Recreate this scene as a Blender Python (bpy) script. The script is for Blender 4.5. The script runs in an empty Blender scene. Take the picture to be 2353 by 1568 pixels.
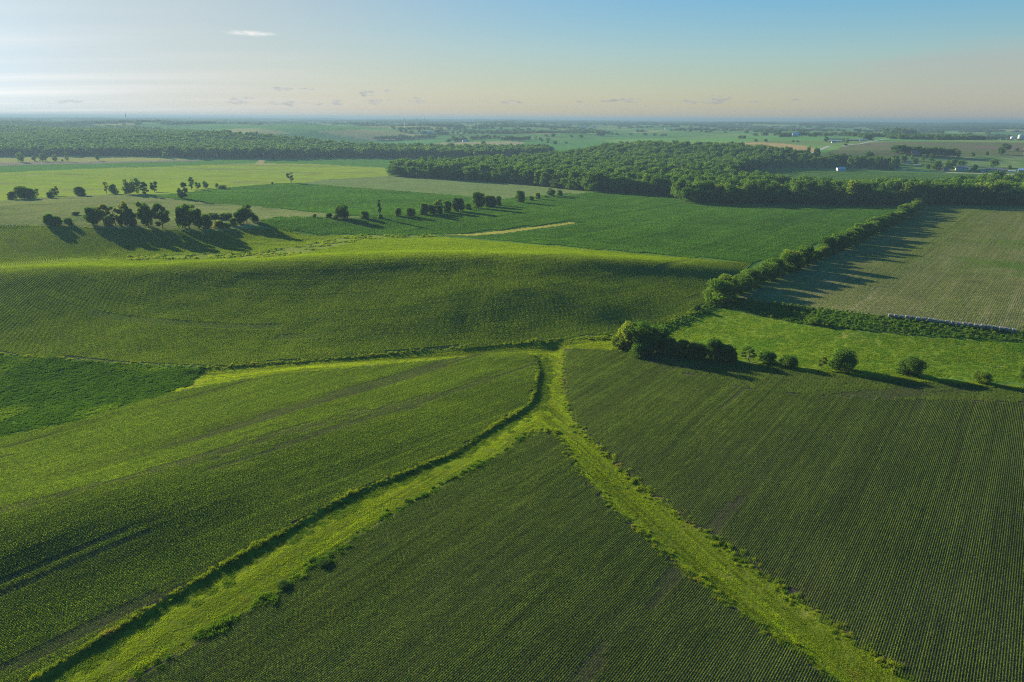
import bpy, math, random
import numpy as np
from mathutils import Matrix, Vector, Euler
R = math.radians
rng = np.random.default_rng(7)
random.seed(7)
scene = bpy.context.scene
# ------------------------------------------------------------------ camera
CAMZ = 82.0                       # drone height above the junction of the grass lanes
PITCH, ROLL = R(18.02), R(0.32)
_fw = np.array([0, math.cos(PITCH), -math.sin(PITCH)])
_up0 = np.array([0, math.sin(PITCH), math.cos(PITCH)])
_rt0 = np.array([1.0, 0, 0])
_rt = math.cos(ROLL)*_rt0 + math.sin(ROLL)*_up0
_up = -math.sin(ROLL)*_rt0 + math.cos(ROLL)*_up0
cd = bpy.data.cameras.new('camera'); cam = bpy.data.objects.new('camera', cd)
scene.collection.objects.link(cam); scene.camera = cam
cd.lens = 24.0; cd.sensor_width = 36.0; cd.clip_start = 1.0; cd.clip_end = 120000.0
_m = Matrix.Identity(4)
for i in range(3):
    _m[i][0] = _rt[i]; _m[i][1] = _up[i]; _m[i][2] = -_fw[i]
_m[2][3] = CAMZ
cam.matrix_world = _m
# ------------------------------------------------------------------ light
SUN_AZ, SUN_EL = R(-46.0), R(13.5)     # azimuth measured from +Y, negative = left
sd = Vector((math.sin(SUN_AZ)*math.cos(SUN_EL), math.cos(SUN_AZ)*math.cos(SUN_EL), math.sin(SUN_EL)))
ld = bpy.data.lights.new('sun', 'SUN'); ld.energy = 5.0; ld.angle = R(0.5); ld.color = (1.0, 0.86, 0.62)
lo = bpy.data.objects.new('sun', ld); scene.collection.objects.link(lo)
lo.rotation_euler = sd.to_track_quat('Z', 'Y').to_euler(); lo.location = (0, 0, 200)
SKY_STRENGTH = 0.050
w = bpy.data.worlds.new('World'); scene.world = w; w.use_nodes = True
nt = w.node_tree; nt.nodes.clear()
N = nt.nodes.new; L = nt.links.new
def wmath(op, a, b=None, c=None, clamp=False):
    n = N('ShaderNodeMath'); n.operation = op; n.use_clamp = clamp
    for i, v in enumerate((a, b, c)):
        if v is None: continue
        if isinstance(v, (int, float)): n.inputs[i].default_value = v
        else: L(v, n.inputs[i])
    return n.outputs[0]
sky = N('ShaderNodeTexSky'); sky.sky_type = 'NISHITA'; sky.sun_disc = False
sky.sun_elevation = SUN_EL; sky.sun_rotation = SUN_AZ; sky.altitude = 300
sky.air_density = 1.0; sky.dust_density = 0.7; sky.ozone_density = 2.4
bw0 = N('ShaderNodeRGBToBW'); L(sky.outputs[0], bw0.inputs[0])
skc = N('ShaderNodeVectorMath'); skc.operation = 'SCALE'; L(sky.outputs[0], skc.inputs[0])
L(wmath('POWER', wmath('DIVIDE', 2.6, wmath('MAXIMUM', bw0.outputs[0], 0.05)), 0.64), skc.inputs[3])
hs_ = N('ShaderNodeHueSaturation'); hs_.inputs['Saturation'].default_value = 1.42; L(skc.outputs[0], hs_.inputs['Color'])
tc = N('ShaderNodeTexCoord')
nrm = N('ShaderNodeVectorMath'); nrm.operation = 'NORMALIZE'; L(tc.outputs['Generated'], nrm.inputs[0])
sx = N('ShaderNodeSeparateXYZ'); L(nrm.outputs[0], sx.inputs[0])
X, Y, Z = sx.outputs
zc = wmath('MAXIMUM', Z, 0.004)
# thin, high cirrus sheet, seen on a plane far overhead
den = wmath('ADD', zc, 0.03)
px, py = wmath('DIVIDE', X, den), wmath('DIVIDE', Y, den)
cb = N('ShaderNodeCombineXYZ'); L(px, cb.inputs[0]); L(py, cb.inputs[1])
mp = N('ShaderNodeMapping'); mp.inputs['Rotation'].default_value = (0, 0, R(-20)); mp.inputs['Scale'].default_value = (0.10, 0.42, 1)
L(cb.outputs[0], mp.inputs[0])
n1 = N('ShaderNodeTexNoise'); n1.inputs['Scale'].default_value = 0.9; n1.inputs['Detail'].default_value = 6; n1.inputs['Roughness'].default_value = 0.55
L(mp.outputs[0], n1.inputs['Vector'])
cir = wmath('MULTIPLY', wmath('SUBTRACT', n1.outputs['Fac'], 0.42), 2.4, clamp=True)
# the sheet thickens towards the horizon
low = wmath('POWER', wmath('SUBTRACT', 1.0, wmath('MULTIPLY', zc, 5.6, clamp=True), clamp=True), 3.0)
sheet = wmath('MULTIPLY', low, wmath('ADD', 0.5, wmath('MULTIPLY', cir, 0.55)), clamp=True)
hue = N('ShaderNodeRGBToBW'); L(skc.outputs[0], hue.inputs[0])
tint = N('ShaderNodeVectorMath'); tint.operation = 'SCALE'; tint.inputs[0].default_value = (0.955, 0.92, 0.885); L(hue.outputs[0], tint.inputs[3])
# sun side: whiter glare of the thin sheet
dt = N('ShaderNodeVectorMath'); dt.operation = 'DOT_PRODUCT'; L(nrm.outputs[0], dt.inputs[0]); dt.inputs[1].default_value = sd
glare = wmath('POWER', wmath('MAXIMUM', dt.outputs['Value'], 0.0), 5.0)
whit = N('ShaderNodeVectorMath'); whit.operation = 'SCALE'; whit.inputs[0].default_value = (0.79, 0.955, 1.05); L(wmath('MULTIPLY', hue.outputs[0], .93), whit.inputs[3])
mixG = N('ShaderNodeMix'); mixG.data_type = 'RGBA'; L(wmath('MULTIPLY', glare, 1.2, clamp=True), mixG.inputs[0]); L(hs_.outputs[0], mixG.inputs[6]); L(whit.outputs[0], mixG.inputs[7])
mixA = N('ShaderNodeMix'); mixA.data_type = 'RGBA'; L(sheet, mixA.inputs[0]); L(mixG.outputs[2], mixA.inputs[6]); L(tint.outputs[0], mixA.inputs[7])
# brighter streaks of cirrus on the sun side, soft pale bank on the right
strk = wmath('MULTIPLY', wmath('MULTIPLY', cir, wmath('SUBTRACT', glare, .25, clamp=True)), wmath('MULTIPLY', wmath('SUBTRACT', .2, Z, clamp=True), 5.0))
brt = N('ShaderNodeVectorMath'); brt.operation = 'SCALE'; brt.inputs[0].default_value = (1.0, 0.98, 0.94); L(wmath('MULTIPLY', hue.outputs[0], 1.2), brt.inputs[3])
mixS = N('ShaderNodeMix'); mixS.data_type = 'RGBA'; L(wmath('MULTIPLY', strk, 1.6, clamp=True), mixS.inputs[0]); L(mixA.outputs[2], mixS.inputs[6]); L(brt.outputs[0], mixS.inputs[7])
rb = N('ShaderNodeMapRange'); rb.interpolation_type = 'SMOOTHSTEP'; L(wmath('ARCTAN2', X, Y), rb.inputs[0]); rb.inputs[1].default_value = R(12); rb.inputs[2].default_value = R(34)
top = wmath('ADD', .035, wmath('MULTIPLY', rb.outputs[0], .052))
rbn = wmath('MULTIPLY', wmath('SUBTRACT', wmath('ADD', top, wmath('MULTIPLY', wmath('SUBTRACT', n1.outputs['Fac'], .5), .05)), Z), 60.0, clamp=True)
pk_ = N('ShaderNodeVectorMath'); pk_.operation = 'SCALE'; pk_.inputs[0].default_value = (1.0, 0.93, 0.93); L(wmath('MULTIPLY', hue.outputs[0], .93), pk_.inputs[3])
mixR = N('ShaderNodeMix'); mixR.data_type = 'RGBA'; L(wmath('MULTIPLY', wmath('MULTIPLY', rbn, rb.outputs[0]), .42), mixR.inputs[0]); L(mixS.outputs[2], mixR.inputs[6]); L(pk_.outputs[0], mixR.inputs[7])
# cumulus puffs low over the horizon: azimuth / elevation placed clouds
az = wmath('ARCTAN2', X, Y)
def puff(a0, e0, wa, we, seed, lo_=0.45):
    """one small cloud at azimuth a0, elevation e0 (degrees)"""
    da = wmath('DIVIDE', wmath('SUBTRACT', az, R(a0)), R(wa))
    de = wmath('DIVIDE', wmath('SUBTRACT', Z, R(e0)), R(we))
    d = wmath('ADD', wmath('MULTIPLY', da, da), wmath('MULTIPLY', de, de))
    return wmath('SUBTRACT', 1.0, d, clamp=True)
cl = N('ShaderNodeCombineXYZ'); L(wmath('MULTIPLY', az, 85), cl.inputs[0]); L(wmath('MULTIPLY', Z, 260), cl.inputs[1])
n2 = N('ShaderNodeTexNoise'); n2.inputs['Scale'].default_value = 1.0; n2.inputs['Detail'].default_value = 5; L(cl.outputs[0], n2.inputs['Vector'])
def sky_dir(u, v):
    """azimuth and sine of elevation (as degrees) of a cloud seen at photo point (u, v)"""
    d = _fw+(u-1176.5)/1568.67*_rt+(784-v)/1568.67*_up; d = d/np.linalg.norm(d)
    return math.degrees(math.atan2(d[0], d[1])), math.degrees(d[2])
PUFFS = [(*sky_dir(u_, v_), a_, e_) for u_, v_, a_, e_ in ((548,233,1.3,.34),(572,229,.6,.22),(655,238,1.4,.3),(690,236,.6,.18),(640,204,1.5,.2),(715,205,1.2,.14),(775,236,.6,.3),(735,240,.5,.15),(843,214,.8,.34),(890,210,.5,.22),
   (860,233,.8,.3),(893,232,.4,.16),(960,232,1.0,.36),(1172,235,1.3,.22),(1440,231,1.9,.24),(1400,233,.9,.16),(1648,231,1.5,.5),(1585,234,.9,.22),(1735,234,.6,.14),(1830,231,.6,.14),(1335,234,.5,.12),(150,235,1.6,.2))]
acc = None
for q in PUFFS:
    o = puff(*q, 0)
    acc = o if acc is None else wmath('MAXIMUM', acc, o)
pf = wmath('MULTIPLY', wmath('SUBTRACT', wmath('ADD', wmath('MULTIPLY', acc, 0.75), wmath('MULTIPLY', n2.outputs['Fac'], 1.9)), 1.28), 2.6, clamp=True)
pf = wmath('MULTIPLY', pf, wmath('MULTIPLY', acc, 2.5, clamp=True))
cloudc = N('ShaderNodeVectorMath'); cloudc.operation = 'SCALE'; cloudc.inputs[0].default_value = (0.90, 0.93, 0.98); L(wmath('MULTIPLY', hue.outputs[0], wmath('SUBTRACT', 1.55, wmath('MULTIPLY', n2.outputs['Fac'], 1.45))), cloudc.inputs[3])
mixB = N('ShaderNodeMix'); mixB.data_type = 'RGBA'; L(wmath('MULTIPLY', pf, 0.5), mixB.inputs[0]); L(mixR.outputs[2], mixB.inputs[6]); L(cloudc.outputs[0], mixB.inputs[7])
# one bright sunlit wisp high on the left
wisp = puff(*sky_dir(578, 77), 2.6, .26, 0)
wf = wmath('MULTIPLY', wmath('MULTIPLY', wmath('SUBTRACT', wmath('ADD', wmath('MULTIPLY', wisp, .8), wmath('MULTIPLY', n2.outputs['Fac'], 1.3)), .92), 1.6, clamp=True), wmath('MULTIPLY', wisp, .9))
wc = N('ShaderNodeVectorMath'); wc.operation = 'SCALE'; wc.inputs[0].default_value = (1.0, 0.99, 0.96); L(wmath('MULTIPLY', hue.outputs[0], 1.35), wc.inputs[3])
mixC = N('ShaderNodeMix'); mixC.data_type = 'RGBA'; L(wf, mixC.inputs[0]); L(mixB.outputs[2], mixC.inputs[6]); L(wc.outputs[0], mixC.inputs[7])
bg = N('ShaderNodeBackground'); bg.inputs[1].default_value = SKY_STRENGTH
L(mixC.outputs[2], bg.inputs[0])
wo = N('ShaderNodeOutputWorld'); L(bg.outputs[0], wo.inputs[0])
scene.view_settings.view_transform = 'Standard'; scene.view_settings.look = 'None'
scene.view_settings.gamma = 1.0; scene.view_settings.use_curve_mapping = False
scene.view_settings.exposure = 1.82
cy = scene.cycles
cy.max_bounces = 5; cy.diffuse_bounces = 3; cy.transmission_bounces = 4; cy.volume_bounces = 0; cy.glossy_bounces = 2
cy.transparent_max_bounces = 6
cy.filter_width = 1.15; cy.use_denoising = False; cy.use_adaptive_sampling = False
# ------------------------------------------------------------------ helpers
def rays(u, v):
    """direction through a photo point (2353 x 1568 frame)"""
    u = np.atleast_1d(np.asarray(u, float)); v = np.atleast_1d(np.asarray(v, float))
    f = 2353*24/36.0
    x = (u-1176.5)/f; y = (784-v)/f
    return _fw[None]+x[:, None]*_rt[None]+y[:, None]*_up[None]
def vnoise(x, y, seed=0):
    """smooth value noise in [-1,1]"""
    xi = np.floor(x).astype(np.int64); yi = np.floor(y).astype(np.int64)
    fx = x-xi; fy = y-yi; fx = fx*fx*(3-2*fx); fy = fy*fy*(3-2*fy)
    def h(a, b):
        n = (a*374761393+b*668265263+seed*1442695041) & 0x7fffffff
        n = ((n ^ (n >> 13))*1274126177) & 0x7fffffff
        n = (n ^ (n >> 16)) & 0xffff
        return n/32767.5-1
    return (h(xi, yi)*(1-fx)+h(xi+1, yi)*fx)*(1-fy)+(h(xi, yi+1)*(1-fx)+h(xi+1, yi+1)*fx)*fy
def smooth(a, b, x):
    t = np.clip((x-a)/(b-a), 0, 1); return t*t*(3-2*t)
# ------------------------------------------------------------------ terrain
CTRL = [  # u, v, height: spot heights of the land
 (1270,790,0),(1000,815,-.6),(700,836,-1.4),(480,862,-2),(200,880,-3),(0,880,-3.6),(-500,860,-5),
 (0,960,-3),(200,940,-2),
 (0,1030,-.6),(0,1100,4.2),(0,1200,8.4),(250,1130,7.8),(300,1000,2.0),(250,1060,4.2),(500,1050,5.2),(500,960,2),(500,930,.6),(700,990,4.2),(900,935,2.0),(900,860,0),(700,880,0),(1100,870,.8),
 (0,1350,5.6),(0,1500,3.8),(400,1280,4.2),(700,1100,3.5),(-500,1250,6.5),(-500,1050,1),
 (1235,940,.4),(1010,1070,2.0),(800,1190,2.8),(560,1330,3.3),(185,1568,3.5),(-300,1900,3),
 (1245,1010,1.6),(1200,1200,2.8),(1100,1400,3.2),(1000,1568,3.2),(1500,1450,3),(1300,1900,3),
 (1290,870,.4),(1300,960,.7),(1450,1130,1.4),(1650,1290,1.8),(1850,1430,2.2),(2100,1568,2.6),
 (1600,950,2.6),(1800,1050,3.2),(2000,1250,3),(2353,1400,3),(2353,1100,4),(2353,930,5.2),(1900,880,3.6),(1600,835,1.8),(1420,805,.8),(2800,1200,4),(2800,930,6),
 (1440,760,.6),(1600,745,1.6),(1800,770,3.4),(2000,800,4.2),(2353,830,4.2),(1700,705,3.2),(2000,735,5.6),(2353,770,6.4),(2800,800,7),
 # big field and the ground behind
 (750,500,10),(900,503,9),(800,520,8.2),(1000,520,7.4),(1300,520,5.5),(1150,545,7.2),(1400,560,7),(1600,560,5.5),(1700,640,4.2),(1000,495,8),(1200,475,4.6),(1350,446,1),(1400,490,3),(1700,500,2),(1900,530,3),(2000,480,.5),(1600,472,0),
 (2100,480,1),(2200,500,3),(2353,480,1),(2353,560,5),(2100,600,5.4),(2000,660,6),(2353,680,6.6),(1800,660,4.6),(2800,600,7),(2800,480,2),
 (100,490,13),(300,490,11.5),(150,462,10.5),(400,480,8.4),(600,490,8.6),(300,448,6),(480,462,4),(0,470,9),(-400,480,8),
 (500,440,0),(700,450,2),(700,425,-1),(900,460,2.4),(1000,430,-.6),(1200,445,-.6),(800,480,5),(900,410,-2),
 (0,440,-1.5),(300,420,-2.5),(0,400,-3),(600,400,-3),(0,362,-3),(600,366,-3),(1100,366,-3),(850,390,-3),(-500,400,-3),(1250,363,-2.5),
 # woods and the far land
 (1300,420,-2),(1500,440,-1),(1400,390,-1),(1600,400,0),(1600,360,10),(1500,346,16),(1400,356,9),(1700,350,16),(1800,420,-1),(2000,450,-1),(2353,450,0),(2000,400,-1),(2353,400,0),(1800,388,-1),
 (0,345,2),(300,345,2),(0,325,12),(300,325,11),(0,308,24),(250,306,24),(500,330,14),(600,322,20),(800,335,10),(0,296,33),(-500,300,33),(300,297,31),(-500,345,6),
 (1000,340,2),(1000,325,8),(1200,335,8),(1200,320,14),(1000,310,18),(1300,305,26),(1600,315,22),(1900,300,28),(2200,300,28),
 (1750,340,18),(1850,345,16),(1900,360,14),(2000,345,24),(1950,378,2),(2100,378,3),(2200,360,16),(2300,345,24),(2353,370,12),(2100,330,30),(2353,325,34),(2700,350,24),(2200,390,0),
 (0,285,46),(600,287,43),(1200,289,40),(1800,293,38),(2353,295,36),(-500,285,46),(2800,298,36),
]
LINES = [  # lines of equal character across the slopes, read off every ~110 px
 [(-600,792,-4),(0,790,-1.6),(400,792,-.4),(800,792,.2),(1100,772,1.2),(1330,762,1.6)],
 [(-600,740,-1),(0,738,.4),(400,742,1.6),(800,735,3),(1100,722,4),(1380,705,4.2)],
 [(-600,690,2),(0,690,3.2),(400,690,5),(700,680,6.4),(1000,670,8),(1250,668,8),(1500,668,5.6)],
 [(-600,650,5),(0,652,6.6),(400,648,9),(700,634,11.4),(1000,620,13),(1250,620,12.4),(1500,625,9),(1640,640,5.8)],
 [(-600,626,7),(0,628,9),(400,622,12),(700,606,14.6),(900,596,15.8),(1100,590,15.9),(1300,592,14.6),(1500,602,11.6),(1690,618,7.2)],
 [(-600,612,5.5),(0,612,7.0),(400,606,9.6),(700,590,12.9),(900,579,14.0),(1100,576,14.2),(1300,580,13),(1500,595,10.4)],
 [(-600,592,4),(0,592,4.6),(300,593,5.2),(600,588,7.6),(740,568,9.4),(840,553,9.8),(1000,552,10.6),(1150,560,11.6),(1300,571,11.2),(1500,590,9.2)],
 [(-600,570,5.2),(0,572,5.8),(300,574,5.6),(500,572,6.0),(640,560,6.8),(780,548,7.4)],
 [(-600,545,8),(0,545,8.8),(200,545,8.8),(400,548,8),(550,548,7.2),(680,545,7)],
 [(-600,519,11),(0,520,12),(200,524,11.8),(400,529,10.8),(520,532,9.4),(640,528,8.8),(740,535,7.6)],
]
for ln_, sc_ in zip(LINES, (1, 1.3, 1.2, 1.09, 1.08, 1.05, .92, 1, 1, 1)):
    ln_ = np.array(ln_, float); k_ = max(2, int((ln_[-1, 0]-ln_[0, 0])/80)); uu = np.linspace(ln_[0, 0], ln_[-1, 0], k_)
    CTRL += [(u_, float(np.interp(u_, ln_[:, 0], ln_[:, 1])), float(np.interp(u_, ln_[:, 0], ln_[:, 2]))*sc_) for u_ in uu]
_c = np.array(CTRL, float)
_d = rays(_c[:, 0], _c[:, 1])
_t = (_c[:, 2]-CAMZ)/_d[:, 2]
_cx, _cy = _d[:, 0]*_t, _d[:, 1]*_t
_ok = (_t > 0)
_cx, _cy, _cz = _cx[_ok], _cy[_ok], _c[_ok, 2]
far = [(math.sin(R(a))*r_, math.cos(R(a))*r_, z_) for a in range(-180, 180, 20) for r_, z_ in ((24000, 40), (14000, 41))]
back = [(math.sin(R(a))*r_, math.cos(R(a))*r_, z_) for a in list(range(70, 300, 30)) for r_, z_ in ((60, 4), (400, 8), (2500, 25))]
ex = np.array(far+back)
_cx = np.r_[_cx, ex[:, 0]]; _cy = np.r_[_cy, ex[:, 1]]; _cz = np.r_[_cz, ex[:, 2]]
def warp(x, y):
    r = np.sqrt(x*x+y*y); s = np.log1p(r/60.0)*1.0
    th_ = np.arctan2(x, y)*np.minimum(s, 1.2)
    return th_*.9, s*1.6
_wx, _wy = warp(_cx, _cy)
def _phi(d2):
    return 0.5*d2*np.log(np.maximum(d2, 1e-12))
_n = len(_wx)
A_ = np.zeros((_n+3, _n+3))
A_[:_n, :_n] = _phi((_wx[:, None]-_wx[None])**2+(_wy[:, None]-_wy[None])**2)+np.eye(_n)*1.5e-3
A_[:_n, _n] = 1; A_[:_n, _n+1] = _wx; A_[:_n, _n+2] = _wy; A_[_n:, :_n] = A_[:_n, _n:].T
_sol = np.linalg.solve(A_, np.r_[_cz, 0, 0, 0])
def seg_dist(x, y, pl):
    """signed-free distance to a polyline and side (positive = right of travel)"""
    best = np.full(x.shape, 1e9); side = np.zeros(x.shape)
    for (x0, y0), (x1, y1) in zip(pl[:-1], pl[1:]):
        dx, dy = x1-x0, y1-y0; l2 = dx*dx+dy*dy
        t = np.clip(((x-x0)*dx+(y-y0)*dy)/l2, 0, 1)
        d = np.hypot(x-x0-t*dx, y-y0-t*dy)
        s = (x-x0)*dy-(y-y0)*dx
        m = d < best; best[m] = d[m]; side[m] = np.sign(s[m])
    return best, side
def plan_line(pts):
    p = np.array(pts, float); d = rays(p[:, 0], p[:, 1]); t = (p[:, 2]-CAMZ)/d[:, 2]
    return list(zip(d[:, 0]*t, d[:, 1]*t))
CH1 = plan_line([(-300,1850,3),(150,1568,3),(400,1410,2.6),(560,1312,2.2),(800,1175,1.6),(1010,1055,1.2),(1160,970,.6),(1225,940,.4),(1250,905,.3),(1255,840,.2),(1275,800,0)])
EDGE1 = plan_line([(-800,2050,3.8),(75,1560,3.8),(500,1303,3.6),(800,1135,3.1),(1050,1035,2.2),(1130,980,1.5),(1213,930,1),(1226,905,.8),(1236,850,.6),(1230,822,.4)])
CH3 = plan_line([(2500,1950,3),(2020,1568,2.6),(1850,1430,2.2),(1650,1290,1.8),(1450,1110,1.4),(1310,985,.7),(1285,960,.4),(1275,800,0)])
CH2 = plan_line([(1275,798,0),(1000,815,-.6),(700,836,-1.4),(470,858,-2)])
RIDGE = plan_line([(-300,1300,5.4),(0,1208,5.2),(250,1130,5.2),(450,1062,4.4),(700,985,3.4),(900,928,2.6),(1000,900,2)])
def height(x, y):
    x = np.asarray(x, float); y = np.asarray(y, float); shp = x.shape
    x = x.ravel(); y = y.ravel(); out = np.empty(x.shape)
    for i in range(0, len(x), 60000):
        xs, ys = x[i:i+60000], y[i:i+60000]
        wx, wy = warp(xs, ys)
        k = _phi((wx[:, None]-_wx[None])**2+(wy[:, None]-_wy[None])**2)
        z = k@_sol[:_n]+_sol[_n]+_sol[_n+1]*wx+_sol[_n+2]*wy
        out[i:i+60000] = z
    r = np.hypot(x, y)
    out = np.clip(out, -12, 44)
    a = np.maximum(smooth(1750, 3400, r), smooth(1850, 2600, r)*smooth(-.05, -.2, x/np.maximum(r, 1)))
    out += a*(11*vnoise(x/520, y/560, 3)+6*vnoise(x/240, y/230, 5)+9*vnoise(x/2300, y/2300, 9))
    lf = smooth(1800, 2300, r)*smooth(-.05, -.2, x/np.maximum(r, 1))*(1-smooth(4200, 6000, r))
    out += lf*(19*vnoise(x/560+.3*y/560, y/340, 14)+4*vnoise(x/170, y/150, 15))
    b = smooth(200, 420, r)*(1-a)
    out += b*(.45*vnoise(x/90, y/90, 11)+.22*vnoise(x/31, y/31, 12))
    near = r < 460
    if near.any():
        xs, ys = x[near], y[near]
        zz = .12*vnoise(xs/9, ys/9, 21)+.3*vnoise(xs/34, ys/34, 22)
        d, s = seg_dist(xs, ys, EDGE1); de = d*s      # steep little bank just inside the left edge of the long lane
        zz -= .32*smooth(-.2, 1.4, de)*(1-smooth(2.2, 8, de))*(d < 30)
        d, s = seg_dist(xs, ys, CH3); zz -= .7*np.exp(-(d/5.0)**2)
        d, s = seg_dist(xs, ys, CH2); zz -= .7*np.exp(-(d/5.0)**2)
        out[near] += zz
    return out.reshape(shp)
_ts = np.geomspace(1, 700, 420)
def ground_at(u, v):
    """where the sight line through (u, v) first meets the land"""
    d = rays(u, v); n = len(d)
    hd = np.hypot(d[:, 0], d[:, 1]); T = 60*_ts[None]/hd[:, None]
    x = d[:, 0:1]*T; y = d[:, 1:2]*T; z = CAMZ+d[:, 2:3]*T
    below = z < height(x, y)
    k = np.argmax(below, 1); k[~below.any(1)] = len(_ts)-1
    lo_ = T[np.arange(n), np.maximum(k-1, 0)]; hi = T[np.arange(n), k]
    for _ in range(18):
        m = (lo_+hi)/2
        b = CAMZ+d[:, 2]*m < height(d[:, 0]*m, d[:, 1]*m)
        hi = np.where(b, m, hi); lo_ = np.where(b, lo_, m)
    x, y = d[:, 0]*hi, d[:, 1]*hi
    return x, y, height(x, y), hi
def densify(poly, step=12, closed=True):
    out = []; n = len(poly)
    for i in range(n if closed else n-1):
        a = np.array(poly[i], float); b = np.array(poly[(i+1) % n], float)
        k = max(1, int(np.hypot(*(b-a))//step))
        for j in range(k): out.append(tuple(a+(b-a)*j/k))
    if not closed: out.append(tuple(poly[-1]))
    return out
def inside(px_, py_, poly):
    res = np.zeros(px_.shape, bool)
    P = np.array(poly); mnx, mny = P.min(0); mxx, mxy = P.max(0)
    sel = np.where((px_ >= mnx) & (px_ <= mxx) & (py_ >= mny) & (py_ <= mxy))[0]
    if len(sel) == 0: return res
    x, y = px_[sel], py_[sel]; c = np.zeros(len(sel), bool)
    x0, y0 = P[-1]
    for x1, y1 in P:
        if y0 != y1:
            m = (y1 > y) != (y0 > y)
            c ^= m & (x < (x0-x1)*(y-y1)/(y0-y1)+x1)
        x0, y0 = x1, y1
    res[sel] = c
    return res
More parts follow.
